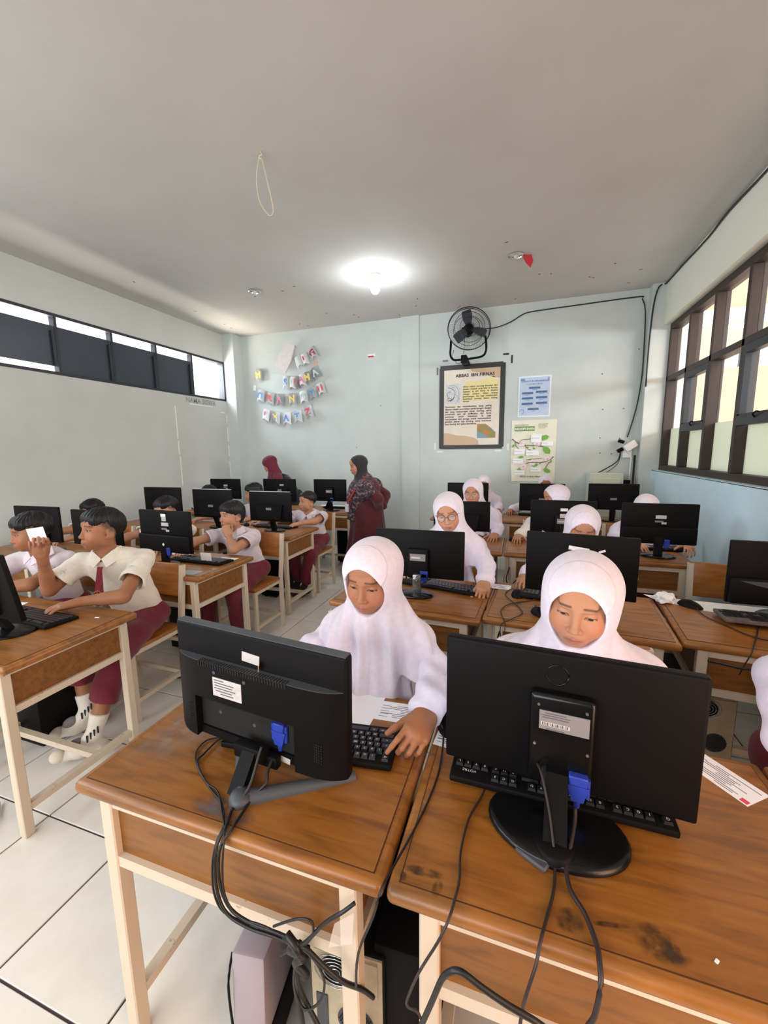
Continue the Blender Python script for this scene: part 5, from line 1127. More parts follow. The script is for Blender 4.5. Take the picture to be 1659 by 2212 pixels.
def girl(label, head, sL, sR, hip, eL, wL, eR, wR, yaw=180, pitch=-10, roll=0, res=.004, k=.93, skin='a', eyes='down', m_b=None, hands=True, hj=None, legs=True, hL=None, hR=None, amp=.0035, group='seated pupils in hijab'):
    p = Person(label, (hip[0], hip[1], 0), head, yaw, pitch, roll, 180, k, skin, group, res); hj = hj or {}
    sL, sR, hip, eL, wL, eR, wR = [A3(*q) for q in (sL, sR, hip, eL, wL, eR, wR)]
    p.head(eyes, ear=False); p.torso_skin(sL, sR, hip, ((sL, eL, wL), (sR, eR, wR)))
    if hands:
        hL = hL or {}; hR = hR or {}
        p.hand(wL + nv(wL - eL) * .008, hL.pop('d', nv(wL - eL) * A3(1, 1, .3) + A3(-.2, -.3, -.12)), hL.pop('n', A3(.15, 0, 1)), 1, **hL); p.hand(wR + nv(wR - eR) * .008, hR.pop('d', nv(wR - eR) * A3(1, 1, .3) + A3(.2, -.3, -.12)), hR.pop('n', A3(-.15, 0, 1)), -1, **hR)
    p.finish(); p.shirt(sL, sR, hip, m_b or m_shirt_l, [(sL, eL, wL), (sR, eR, wR)], amp=amp); p.hijab(hj.pop('m', m_hij), **hj)
    if legs:
        x, y = hip[0], hip[1]; kl, kr = A3(x + .10, y - .38, .47), A3(x - .10, y - .38, .47); fl_, fr = A3(x + .10, y - .36, .10), A3(x - .10, y - .36, .10)
        p.legs(hip, kl, fl_, kr, fr, m_mar, skirt=True, name='skirt', h=max(.012, res * 2.5)); p.foot(fl_, fl_ + A3(.0, -.14, -.06), m_shoe, name='shoe'); p.foot(fr, fr + A3(0, -.14, -.06), m_shoe, name='shoe')
    return p
# front row, right block
g1 = girl('girl in white hijab looking down behind the monitor with V-shaped stand, hand by keyboard', (-.437, 1.165, 1.109), (-.325, 1.285, .865), (-.600, 1.30, .865), (-.475, 1.37, .525), (-.240, 1.175, .815), (-.214, .978, .812), (-.690, 1.13, .80), (-.60, .965, .80), yaw=177, pitch=-12, roll=-3, res=.0021, k=.965, skin='b',
          hL=dict(d=A3(-.20, -1, -.16), n=A3(.52, 0, .85), fingers=((.28, .42, .30), (.62, 1.05, .55), (.72, 1.15, .6), (.7, 1.1, .6)), spread=.07, size=1.0, thumb=(.86, .40, .32), tcurl=.05), hj=dict(front=.35, width=.150, side=.118, amp=.010, chest_fw=.055, hs=1.10), amp=.006)
g2 = girl('girl in white hijab looking down over the large flat monitor', (.160, 1.160, 1.098), (.345, 1.30, .850), (.015, 1.31, .850), (.19, 1.37, .525), (.40, 1.22, .80), (.30, 1.06, .80), (-.05, 1.22, .80), (.06, 1.06, .80), yaw=168, pitch=-11, roll=-5, res=.0021, k=1.03, skin='a', hj=dict(front=.28, width=.175, side=.158, amp=.009, hs=1.10))
girl('student at the right edge of the photo, only a pale sleeve in view', (.835, 1.20, 1.13), (.99, 1.30, .90), (.665, 1.28, .90), (.88, 1.48, .525), (1.05, 1.13, .80), (.93, .97, .80), (.615, 1.10, .82), (.70, .95, .80), res=.006, hj=dict(side=.13, width=.13, front=.2))
# second row
p = girl('girl with round glasses in white hijab, fist on the desk seam', (-.405, 2.395, 1.135), (-.245, 2.52, .90), (-.565, 2.52, .90), (-.42, 2.66, .525), (-.175, 2.345, .835), (-.168, 2.165, .800), (-.66, 2.44, .80), (-.66, 2.34, .80), yaw=182, pitch=-14, roll=8, res=.0032, k=.96, skin='c', hL=dict(d=A3(0, -1, -.25), n=A3(.2, -.1, 1), fingers=((1.1, 1.5, .9),) * 4, thumb=(.8, .4, .5)), hj=dict(front=.30, width=.15, side=.14))
glasses(p, mat('brown glasses frame', (84, 52, 44), .3))
girl('girl whose eyes just show over the monitor with white tags', (.325, 2.445, 1.068), (.50, 2.56, .84), (.17, 2.56, .84), (.34, 2.68, .525), (.56, 2.46, .79), (.50, 2.36, .785), (.09, 2.48, .80), (.045, 2.39, .79), yaw=180, pitch=-22, roll=-4, res=.004, k=.97)
# third row
p = girl('second girl with glasses, half hidden behind the girl in round glasses', (-.402, 3.64, 1.130), (-.25, 3.74, .885), (-.56, 3.74, .885), (-.42, 3.93, .525), (-.185, 3.64, .82), (-.19, 3.53, .79), (-.62, 3.60, .80), (-.50, 3.44, .79), yaw=176, pitch=-12, roll=4, res=.005, k=.95); glasses(p, mat('pale glasses frame', (170, 140, 110), .3))
girl('girl in white hijab turned sideways behind the two tag monitor', (.268, 3.66, 1.090), (.41, 3.77, .85), (.10, 3.77, .85), (.25, 3.93, .525), (.47, 3.62, .79), (.40, 3.46, .785), (.06, 3.64, .81), (.00, 3.53, .79), yaw=112, pitch=-6, roll=0, res=.005, k=.95, m_b=m_shirt_w)
girl('girl in white hijab bent low behind the wide ledge monitor', (.935, 3.66, 1.010), (1.10, 3.77, .83), (.78, 3.77, .83), (.93, 3.92, .525), (1.15, 3.62, .80), (1.16, 3.48, .79), (.72, 3.62, .80), (.80, 3.46, .79), yaw=180, pitch=-35, res=.006, k=.97)
# back row
girl('girl in white hijab in the back row under the framed poster', (-.440, 5.15, 1.070), (-.29, 5.25, .83), (-.60, 5.25, .83), (-.44, 5.40, .525), (-.25, 5.10, .80), (-.245, 4.99, .79), (-.66, 5.10, .80), (-.55, 4.98, .79), pitch=-18, yaw=185, res=.007, k=.93, skin='b')
girl('girl in white hijab in the back row before the blossom poster', (.272, 5.15, 1.088), (.43, 5.25, .85), (.12, 5.25, .85), (.27, 5.40, .525), (.47, 5.10, .80), (.40, 4.98, .79), (-.03, 5.12, .80), (-.10, 5.0, .79), pitch=-14, yaw=178, res=.007, k=.93, skin='b')

# boys in short sleeves
def boy(label, head, sL, sR, hip, eL, wL, eR, wR, yaw=180, pitch=0, roll=0, res=.004, k=.95, skin='a', eyes='open', shirt=None, hair='bowl', hL=None, hR=None, legs=None, slv=.62, hdres=None, collar=True, by=180, group='seated pupils in short sleeves'):
    p = Person(label, (hip[0], hip[1], 0), head, yaw, pitch, roll, by, k, skin, group, res); p.stubble = True
    sL, sR, hip, eL, wL, eR, wR = [A3(*q) for q in (sL, sR, hip, eL, wL, eR, wR)]
    p.head(eyes); p.torso_skin(sL, sR, hip)
    hL = hL or {}; hR = hR or {}
    for sh, el, wr, hd, sg in ((sL, eL, wL, hL, 1), (sR, eR, wR, hR, -1)):
        hh = max(res * 1.25, .0032); P = np.array([sh, el, wr]); v = Vol(np.minimum(P.min(0) - .08, wr - .19), np.maximum(P.max(0) + .08, wr + .19), hh)
        v.add(cone(sh, el, .040, .034)); v.add(cone(el, wr, .034, .0235), .012); v.add(cone(el + (wr - el) * .08, el + (wr - el) * .45, .036, .031), .012)
        p.hand(wr, hd.pop('d', nv(wr - el) + A3(-.1 * sg, -.2, -.1)), hd.pop('n', A3(0, 0, 1)), sg, v=v, **hd); p.skinvols.append(v)
    if legs and legs[4] < 1:                                # bare calves belong to the body
        for sg, kn, an in ((-1, legs[0], legs[1]), (1, legs[2], legs[3])):
            q = np.array([hip, kn, an]); v = Vol(q.min(0) - .12, q.max(0) + .12, .006); v.add(cone(hip + p.rt * sg * .07, kn, .055, .046)); v.add(cone(kn, an, .050, .032), .01); p.skinvols.append(v)
    p.finish(); p.shirt(sL, sR, hip, shirt or m_shirt_w, [(sL, eL, slv), (sR, eR, slv)], long=False, chest=.122, waist=.135, amp=.003); p.hair(hair)
    if collar:
        mid = p.neck + A3(0, 0, .018); u_, n_ = p.rt, p.fw
        for sg in (-1, 1):
            bm = bmesh.new(); pts = [(-.0, .060, -.020), (sg * .050, .042, .022), (sg * .068, -.020, .036), (sg * .098, -.010, -.004), (sg * .066, .062, -.040), (sg * .032, .082, -.062)]
            vs = [bm.verts.new(tuple(mid + u_ * a + n_ * b + A3(0, 0, c) - p.base)) for a, b, c in pts]; bm.faces.new((vs[0], vs[1], vs[4], vs[5])); bm.faces.new((vs[1], vs[2], vs[3], vs[4])); bmesh.ops.recalc_face_normals(bm, faces=bm.faces); bmesh.ops.solidify(bm, geom=bm.faces, thickness=.004); put('collar', me_of(bm, 'collar', shirt or m_shirt_w, 40), p.o)
    kl, fl_, kr, fr, end, sock, toe = legs or (hip + A3(.10, -.36, -.05), hip + A3(.10, -.34, -.39), hip + A3(-.10, -.36, -.05), hip + A3(-.10, -.34, -.39), 1.0, m_bsock, None)
    p.legs(hip, kl, fl_, kr, fr, m_mar, (.078, .070, .066 if end < 1 else .058), end=end, h=max(.008, res * 2.2))
    return p, kl, fl_, kr, fr
b1, kl, fl_, kr, fr = boy('boy in cream shirt and maroon tie holding up a white card', (-2.185, 1.600, 1.090), (-2.025, 1.725, .910), (-2.325, 1.575, .905), (-2.165, 1.78, .535), (-1.895, 1.465, .785), (-2.035, 1.345, .785), (-2.375, 1.425, .785), (-2.315, 1.375, .990), yaw=166, pitch=7, res=.0028, k=1.0, skin='b',
    hL=dict(d=A3(-.62, -.85, -.06), n=A3(0, 0, 1), fingers=((.22, .30, .2), (.25, .35, .25), (.25, .35, .25), (.25, .35, .3)), spread=.16, thumb=(.75, .62, .1)), hR=dict(d=A3(.06, -.12, 1), n=A3(-.75, .62, .1), fingers=((.85, .95, .5), (.95, 1.1, .6), (1.0, 1.2, .6), (1.05, 1.2, .6)), thumb=(.85, .35, .55), spread=.05), by=205,
    legs=(A3(-1.955, 1.43, .47), A3(-1.985, 1.30, .12), A3(-2.29, 1.47, .46), A3(-2.20, 1.42, .12), .58, m_sock, None), slv=.66)
# bare calf, striped sock, no shoe
for (kn, an, toe) in ((kl, fl_, A3(-2.075, 1.185, .055)), (kr, fr, A3(-2.27, 1.30, .05))):
    mid = kn + (an - kn) * .74; s_ = b1.foot(an, toe, m_sock, calf=mid); d = nv(toe - an)
    for i, sg in [(i, sg) for i in range(4) for sg in (-1, 1)]:
        q = an + A3(0, 0, .035); sd = np.cross(d, (0, 0, 1)) * sg; bm = bmesh.new(); c_ = q + sd * .036 + d * (i * .017 - .02) + A3(0, 0, -.012 - .004 * i); b_box(bm, tuple(c_ - b1.base), (.007, .012, .034), .002, 1, (0, 0, math.atan2(sd[1], sd[0]) + math.pi / 2)); put('sock_stripe', me_of(bm, 'stripe', m_bsock), s_)
    for pt_, rr, mm in ((toe + A3(.0, 0, .004), (.040, .038, .030), mat('sock toe', (206, 194, 178), .9)), ((an + toe) / 2 + A3(0, 0, -.006), (.043, .030, .036), mat('sock grey patch', (120, 112, 110), .9))):
        v = Vol(pt_ - .08, pt_ + .08, .006); v.add(ell(pt_, rr, head_rot(math.degrees(math.atan2(d[1], d[0]))))); build('sock_patch', [v], mm, s_, b1.base)
# tie with round emblem, pocket and badge, card
def poly_on(p, name, pts, m, t=.006, par=None):           # pts in the body frame: right, forward, up from the neck base
    bm = bmesh.new(); vs = [bm.verts.new(tuple(p.neck + p.rt * a + p.fw * b + A3(0, 0, c) - p.base)) for a, b, c in pts]; bm.faces.new(vs); bmesh.ops.recalc_face_normals(bm, faces=bm.faces); bmesh.ops.solidify(bm, geom=bm.faces, thickness=t); return put(name, me_of(bm, name, m), par or p.o)
tie_m = cloth('maroon tie', (120, 18, 36), (112, 15, 32)); gold = mat('gold thread', (168, 118, 52), .5)
tie = poly_on(b1, 'tie', [(-.014, .080, -.040), (.014, .080, -.040), (.012, .090, -.058), (.026, .128, -.215), (.0, .132, -.245), (-.026, .128, -.215), (-.012, .090, -.058)], tie_m)
bm = bmesh.new(); b_tube(bm, [tuple(b1.neck + b1.rt * .018 * math.cos(a) + b1.fw * (.1265 + .004 + .004 * math.sin(a) * -1) + A3(0, 0, -.178 + .019 * math.sin(a)) - b1.base) for a in [k * math.pi / 8 for k in range(17)]], .0022, 5, 0)
for a in range(4): b_box(bm, tuple(b1.neck + b1.rt * .008 * math.cos(a * 1.57) + b1.fw * .131 + A3(0, 0, -.178 + .008 * math.sin(a * 1.57)) - b1.base), (.007, .002, .007))
put('tie_emblem', me_of(fix(bm), 'tie_emblem', gold, 180), tie); poly_on(b1, 'tie_lettering', [(-.014, .135, -.206), (.014, .135, -.206), (.014, .1355, -.213), (-.014, .1355, -.213)], gold, .002, tie)
bm = bmesh.new(); lathe(bm, [(.002, .001), (.02, .001), (.02, 0)], 20)
q = b1.neck + b1.rt * -.085 + b1.fw * .118 + A3(0, 0, -.215); put('badge', me_of(fix(bm), 'badge', mat('navy badge', (56, 56, 96), .6, col2=(150, 140, 150), scale=90)), b1.o, tuple(q - b1.base), (R(82), 0, R(-8)))
bm = bmesh.new(); b_box(bm, (0, 0, 0), (.070, .0016, .078)); tag(put('white_card', me_of(bm, 'card', m_white), None, (-2.278, 1.345, 1.105), (R(8), R(-7), R(38))), 'small blank white card pinched in the raised hand of the boy', 'card')
boy('boy in profile at the left edge partly hidden by the raised card', (-2.765, 1.60, 1.045), (-2.62, 1.70, .865), (-2.95, 1.68, .865), (-2.80, 1.77, .535), (-2.585, 1.46, .785), (-2.70, 1.33, .785), (-2.99, 1.46, .785), (-2.88, 1.32, .785), yaw=160, pitch=-4, res=.0036, k=.98, skin='b', hair='bowl', shirt=m_shirt_p)
boy('boy in lilac shirt by the aisle with his fist at his mouth', (-2.222, 2.715, .995), (-2.075, 2.80, .815), (-2.385, 2.79, .815), (-2.12, 2.80, .535), (-2.015, 2.465, .785), (-2.155, 2.585, .855), (-2.455, 2.56, .80), (-2.40, 2.39, .790), yaw=160, pitch=3, res=.0034, k=.97, skin='c', hair='mop', shirt=m_shirt_p,
    hL=dict(d=A3(-.45, .10, .9), n=A3(.35, -.85, .3), fingers=((1.3, 1.5, .8),) * 4, thumb=(.8, .3, .6), spread=.02), legs=(A3(-2.02, 2.44, .455), A3(-2.07, 2.53, .12), A3(-2.26, 2.44, .455), A3(-2.32, 2.47, .12), 1.0, m_bsock, None))
_p = COL.objects['person']
boy('boy leaning on his forearms at the aisle desk in the third row', (-2.195, 3.905, .960), (-2.055, 4.00, .795), (-2.365, 4.00, .795), (-2.15, 3.99, .535), (-2.005, 3.735, .785), (-2.115, 3.59, .780), (-2.46, 3.75, .785), (-2.61, 3.64, .790), yaw=150, pitch=6, res=.0045, k=.95, skin='c', hair='short', shirt=m_shirt_p,
    legs=(A3(-2.03, 3.64, .45), A3(-2.11, 3.66, .14), A3(-2.24, 3.64, .45), A3(-2.23, 3.72, .14), 1.0, m_bsock, None))
boy('boy whose forehead and hair show over the ledge monitor', (-2.925, 2.735, 1.012), (-2.77, 2.83, .825), (-3.10, 2.83, .825), (-2.95, 2.82, .535), (-2.70, 2.55, .79), (-2.64, 2.39, .785), (-3.22, 2.60, .79), (-3.13, 2.42, .785), yaw=175, pitch=-8, res=.0045, k=.97, skin='c', hair='bowl', slv=.70)
boy('boy by the left wall, dark hair behind the head of the boy with the card', (-3.870, 2.77, .960), (-3.70, 2.86, .79), (-4.03, 2.86, .79), (-3.78, 2.80, .535), (-3.62, 2.56, .79), (-3.68, 2.42, .785), (-4.08, 2.58, .79), (-3.98, 2.42, .785), pitch=-6, res=.006, k=.97, hair='bowl')
boy('child in lilac sleeves behind the bright edged third row monitor', (-3.525, 3.93, 1.005), (-3.37, 4.02, .81), (-3.69, 4.02, .81), (-3.56, 4.0, .535), (-3.31, 3.75, .79), (-3.36, 3.60, .785), (-3.76, 3.78, .79), (-3.68, 3.62, .785), pitch=-5, res=.006, k=.95, hair='bowl', shirt=m_shirt_p)
boy('child in lilac shirt looking sideways between two third row monitors', (-2.912, 3.955, 1.038), (-2.76, 4.04, .84), (-3.07, 4.04, .84), (-2.95, 4.0, .535), (-2.72, 3.78, .79), (-2.79, 3.63, .785), (-3.13, 3.78, .79), (-3.05, 3.62, .785), yaw=135, pitch=-5, res=.005, k=.95, hair='mop', shirt=m_shirt_p)
for q in [o for o in COL.objects if o.name.startswith('person') and o.get('group') == 'seated pupils in short sleeves']:
    pass
def feet(o_label, pairs):
    o = [q for q in COL.objects if q.get('label') == o_label][0]; P = Person.__new__(Person); P.o = o; P.base = np.array(o.location); P.res = .004; P.up = A3(0, 0, 1)
    for a, t in pairs: P.foot(A3(*a), A3(*t), m_bsock, name='shoe')
feet('boy in lilac shirt by the aisle with his fist at his mouth', (((-2.07, 2.53, .12), (-2.10, 2.38, .04)), ((-2.32, 2.47, .12), (-2.34, 2.32, .04))))
feet('boy leaning on his forearms at the aisle desk in the third row', (((-2.11, 3.66, .14), (-2.16, 3.52, .04)), ((-2.23, 3.72, .14), (-2.28, 3.58, .04))))

# ------------------------------------------------------------------ the two women
m_floral = mat('dark floral scarf', (44, 36, 44), .8, col2=(140, 104, 112), scale=34, lo=.5, hi=.62, detail=2)
t1 = Person('standing woman in black hijab, floral shawl and maroon dress with red lanyard', (-1.79, 4.63, 0), (-1.885, 4.62, 1.325), 128, -12, 0, 97, 1.04, 'c', None, .0045)
sN, sF, hip = A3(-1.735, 4.46, 1.085), A3(-1.775, 4.78, 1.085), A3(-1.76, 4.63, .78)
eN, wN, eF, wF = A3(-1.575, 4.46, .945), A3(-1.60, 4.57, .82), A3(-1.60, 4.80, .95), A3(-1.60, 4.68, .82)
t1.head('open', ear=False); t1.torso_skin(sN, sF, hip, ((sN, eN, wN), (sF, eF, wF))); t1.hand(wN, A3(-.1, .8, -.6), A3(.9, 0, .2), 1); t1.hand(wF, A3(-.1, -.8, -.6), A3(.9, 0, .2), -1); t1.finish()
t1.shirt(sN, sF, hip, m_mardark, [(sN, eN, wN), (sF, eF, wF)], h=.009, sl_r=(.070, .066, .046), chest=.15, waist=.19, name='dress_top', depth=.85)
v = Vol((-2.3, 4.2, 0), (-1.2, 5.1, .95), .012); v.add(cone(A3(-1.765, 4.63, .80), A3(-1.80, 4.63, .03), .195, .30, (A3(1, 0, 0), .95), (False, True)))
v.disp(lambda X, Y, Z: F32(.012) * np.sin(11 * np.arctan2(Y - F32(4.63), X + F32(1.78))) * np.clip((F32(.8) - Z) / .5, 0, 1)); build('dress_skirt', [v], m_mardark, t1.o, t1.base)
t1.hijab(m_blackcl, front=.10, side=.09, width=.10, h=.0055, brim=True, amp=.003, open_w=.066, hs=1.02)
v = Vol((-2.25, 4.2, .62), (-1.4, 5.05, 1.28), .008); c0 = t1.neck
v.add(cone(c0 + A3(.02, 0, -.06), A3(-1.85, 4.63, .95), .11, .19, (A3(1, 0, 0), .9))); 
for sg, q in ((-1, sN), (1, sF)): v.add(cone(c0 + A3(.02, 0, -.05), q + A3(.03, sg * .02, -.02), .095, .098), .06); v.add(cone(q + A3(0, 0, -.03), q + A3(.05, sg * .03, -.13), .098, .104, None, (False, True)), .04)
v.add(cone(A3(-1.91, 4.57, 1.02), A3(-1.945, 4.53, .66), .13, .095, (A3(.8, .6, 0), .55), (False, True)), .06)
v.cut(cone(A3(-1.50, 4.63, .80), A3(-1.50, 4.63, 1.06), .16, .05), .02); v.disp(lambda X, Y, Z: F32(.007) * np.sin(26 * (Y - F32(4.6)) + 9 * X + 6 * Z)); build('shawl', [v], m_floral, t1.o, t1.base)
def ribbon(name, pts, wd, m, par, base, nrm):
    bm = bmesh.new(); rows = []
    for i, q in enumerate(pts):
        d = nv(np.array(pts[min(i + 1, len(pts) - 1)]) - np.array(pts[max(i - 1, 0)])); s_ = nv(np.cross(d, nrm)) * wd / 2; rows.append((bm.verts.new(tuple(np.array(q) + s_ - base)), bm.verts.new(tuple(np.array(q) - s_ - base))))
    for a, b_ in zip(rows, rows[1:]): bm.faces.new((a[0], a[1], b_[1], b_[0]))
    bmesh.ops.solidify(bm, geom=bm.faces, thickness=.003); return put(name, me_of(bm, name, m), par)
lan = ribbon('lanyard', [(-1.74, 4.50, 1.20), (-1.79, 4.455, 1.14), (-1.845, 4.425, 1.05), (-1.90, 4.41, .96), (-1.935, 4.40, .89)], .024, mat('red lanyard', (206, 54, 44), .6), t1.o, t1.base, A3(-.5, -1, .2))
bm = bmesh.new(); b_box(bm, (0, 0, 0), (.062, .004, .095), .003, 1); put('id_card', me_of(bm, 'id_card', mat('white id card', (214, 208, 226), .4), 40), lan, tuple(A3(-1.945, 4.395, .835) - t1.base), (0, 0, R(-25)))
for yy in (4.55, 4.71): t1.foot(A3(-1.80, yy, .07), A3(-1.95, yy, .035), m_shoe, name='shoe')
t2 = Person('woman in plum hijab and black dress bending over a back row desk', (-3.42, 5.50, 0), (-3.565, 5.27, 1.320), 120, -28, 4, 140, 1.02, 'c', None, .005)
sL, sR, hip = A3(-3.32, 5.34, 1.08), A3(-3.56, 5.56, 1.08), A3(-3.36, 5.60, .80)
t2.head('down', ear=False); eL, wL, eR, wR = A3(-3.30, 5.20, .92), A3(-3.42, 5.08, .80), A3(-3.70, 5.42, .92), A3(-3.72, 5.22, .80)
t2.torso_skin(sL, sR, hip, ((sL, eL, wL), (sR, eR, wR))); t2.hand(wL, A3(-.4, -.8, -.2), A3(0, 0, 1), 1); t2.hand(wR, A3(-.2, -.8, -.2), A3(0, 0, 1), -1); t2.finish()
t2.shirt(sL, sR, hip, m_blackcl, [(sL, eL, wL), (sR, eR, wR)], h=.011, chest=.13, waist=.15, name='dress_top'); t2.hijab(m_maroon_h, front=.24, width=.15, side=.12, h=.0065, amp=.006, open_w=.050)
v = Vol((-3.75, 5.3, 0), (-3.0, 5.9, .9), .014); v.add(cone(A3(-3.36, 5.58, .80), A3(-3.38, 5.58, .03), .15, .20, None, (False, True))); build('dress_skirt', [v], m_blackcl, t2.o, t2.base)
for xx in (-3.46, -3.30): t2.foot(A3(xx, 5.56, .07), A3(xx - .08, 5.43, .035), m_shoe, name='shoe')
# ------------------------------------------------------------------ cables of the front desks
def cable(label, pts, r, m=None, **k): return tag(tube('cable', pts, r * .8, m or m_cable, None, 7, 4), label, 'cable')
cable('black cable from the blue plug of the vented monitor, over the desk front', [(-.525, .728, .80), (-.522, .70, .785), (-.515, .682, .772), (-.535, .66, .752), (-.535, .625, .747), (-.531, .582, .747), (-.541, .563, .728), (-.542, .553, .692), (-.537, .55, .644), (-.514, .548, .607), (-.466, .548, .594), (-.41, .55, .594), (-.364, .555, .583)], .0042)
cable('black cable from the hinge of the vented monitor, over the desk front', [(-.545, .715, .83), (-.545, .70, .815), (-.545, .66, .77), (-.562, .627, .747), (-.546, .585, .747), (-.549, .565, .733), (-.549, .551, .694), (-.544, .547, .634), (-.522, .546, .595), (-.471, .546, .584), (-.42, .548, .585), (-.368, .553, .577)], .0042)
cable('thin cable looping on the desk left of the V-shaped stand', [(-.72, .81, .746), (-.742, .80, .7455), (-.769, .778, .7455), (-.762, .736, .7455), (-.717, .694, .7455), (-.651, .657, .7455), (-.595, .63, .7455), (-.555, .590, .7455), (-.555, .567, .729), (-.556, .552, .69), (-.556, .55, .627), (-.535, .55, .59), (-.484, .55, .587), (-.433, .552, .589), (-.375, .556, .581)], .0027)
cable('second thin cable crossing the loop left of the V-shaped stand', [(-.73, .80, .746), (-.739, .788, .747), (-.738, .736, .747), (-.732, .708, .747), (-.668, .666, .747), (-.622, .651, .747), (-.573, .607, .747), (-.545, .580, .746), (-.534, .562, .73), (-.532, .552, .687), (-.528, .549, .632), (-.498, .548, .597), (-.44, .549, .598), (-.358, .554, .583)], .0027)
cable('black cable rising from the knot to the right leg of the desk', [(-.41, .556, .535), (-.396, .556, .55), (-.351, .55, .599), (-.31, .55, .657), (-.277, .552, .69), (-.255, .565, .705)], .0045)
cable('small cable arch above the tied knot', [(-.419, .55, .605), (-.366, .548, .646), (-.335, .548, .654), (-.335, .55, .621), (-.359, .555, .578)], .003)
cable('thick cable hanging from the knot to the floor', [(-.37, .56, .575), (-.380, .575, .53), (-.40, .60, .452), (-.425, .62, .353), (-.42, .63, .25), (-.425, .64, .12), (-.41, .65, .012)], .007)
cable('thick cable slanting from the knot down to the right', [(-.368, .557, .575), (-.39, .585, .49), (-.408, .60, .431), (-.402, .61, .36), (-.358, .60, .31), (-.327, .60, .24), (-.30, .60, .05), (-.28, .61, .012)], .0065)
cable('thin cable ring hanging below the knot', [(-.369, .57, .548), (-.352, .59, .492), (-.343, .60, .436), (-.356, .60, .382), (-.391, .60, .343), (-.411, .60, .37), (-.405, .585, .44), (-.385, .575, .53)], .0032)
cable('bunched cable running from the knot along the lower rail', [(-.40, .552, .588), (-.354, .553, .580), (-.32, .555, .555), (-.285, .565, .52), (-.262, .60, .46), (-.25, .63, .40)], .006)
cable('knotted cable clump under the lower rail', [(-.395, .556, .590), (-.365, .548, .575), (-.392, .56, .55), (-.372, .575, .52), (-.395, .58, .49), (-.378, .59, .455), (-.392, .60, .43)], .010)
cable('thin cable crossing the seam between the two front desks', [(-.185, 1.005, .765), (-.173, .985, .748), (-.162, .871, .746), (-.168, .773, .746), (-.182, .688, .746), (-.197, .618, .746), (-.206, .567, .748), (-.218, .560, .70), (-.25, .562, .602), (-.262, .575, .5)], .0030)
cable('thin cable from under the keyboard over the front edge of the right desk', [(-.05, .86, .752), (-.059, .82, .746), (-.079, .754, .746), (-.085, .679, .746), (-.08, .628, .746), (-.083, .590, .746), (-.088, .562, .742), (-.103, .548, .71), (-.133, .545, .642), (-.153, .55, .575), (-.155, .55, .553), (-.135, .55, .547), (-.122, .55, .50), (-.11, .56, .40)], .0030, m_cable_b)
cable('brown power cable hanging from the large flat monitor', [(.052, .835, .842), (.060, .812, .838), (.073, .77, .80), (.079, .735, .772), (.082, .712, .752), (.081, .69, .746), (.076, .654, .746), (.062, .606, .746), (.053, .575, .746), (.046, .555, .724), (.036, .546, .688), (.029, .545, .645), (.025, .545, .58), (.02, .56, .45)], .0034, m_cable_b)
cable('thick video cable hanging from the blue plug of the large flat monitor', [(.124, .800, .790), (.122, .782, .778), (.112, .742, .765), (.101, .705, .752), (.104, .667, .749), (.122, .635, .749), (.133, .596, .749), (.134, .572, .748), (.133, .552, .735), (.127, .545, .688), (.117, .545, .657), (.105, .545, .594), (.09, .55, .48)], .0050, m_cable_b)
cable('thick black cable loop before the panel of the right front desk', [(-.16, .53, .42), (-.145, .525, .50), (-.127, .52, .566), (-.107, .515, .636), (-.089, .512, .698), (-.075, .51, .722), (-.059, .51, .728), (-.03, .51, .715), (.009, .512, .698), (.048, .515, .684), (.074, .52, .662), (.10, .535, .62), (.108, .54, .58)], .0058)
cable('thin mouse cable curling on the desk before the tagged monitor', [(.0, 2.20, .75), (-.03, 2.25, .746), (-.059, 2.141, .746), (.007, 1.993, .746), (.024, 1.909, .746), (-.02, 1.83, .746), (-.06, 1.79, .735), (-.066, 1.772, .70), (-.05, 1.765, .62)], .0028)
cable('keyboard cable curling on the desk before the tagged monitor', [(.09, 2.115, .75), (.06, 2.09, .746), (-.036, 2.012, .746), (-.071, 1.921, .746), (-.06, 1.84, .746), (-.048, 1.79, .738), (-.045, 1.765, .69), (-.03, 1.765, .64), (.10, 1.765, .66)], .0028)
cable('thin mouse cable lying on the desk by the blue wall', [(.80, 2.21, .75), (.80, 2.113, .746), (.845, 2.015, .746), (.89, 1.93, .746), (.95, 1.90, .746), (1.02, 1.92, .746)], .0030)
cable('cable falling from the dusty keyboard over the desk front', [(.985, 2.06, .75), (.96, 2.03, .746), (.921, 1.95, .746), (.869, 1.85, .746), (.83, 1.775, .744), (.812, 1.752, .73), (.80, 1.75, .70), (.79, 1.752, .66)], .0030)
cable('thick cable sagging along the rail of the desk by the blue wall', [(.69, 1.752, .70), (.738, 1.75, .695), (.797, 1.745, .69), (.88, 1.742, .70), (1.0, 1.742, .715)], .0065)
cable('cable curl on the floor under the aisle chair of the boy with the card', [(-1.98, 1.90, .012), (-1.93, 1.98, .012), (-1.98, 2.06, .015), (-2.08, 2.06, .012), (-2.12, 1.98, .012), (-2.2, 1.95, .012)], .006)
cable('black cable loop hanging left of the nearest left desk leg', [(-1.96, .90, .30), (-1.955, .83, .22), (-1.95, .80, .12), (-1.97, .84, .05), (-2.02, .90, .012), (-2.1, .95, .012)], .006)
for x, y, z in ((-.07, 1.83, .52), (-.06, 2.98, .50)):
    cable(f'tangled cable hanging in the gap between two middle row desks, {"nearer" if y < 2 else "farther"} one', [(x, y, z + .16), (x - .02, y + .02, z + .05), (x + .04, y, z - .03), (x + .05, y + .03, z + .06), (x - .01, y, z - .06), (x + .03, y + .02, z - .3), (x + .02, y + .04, .02)], .005)

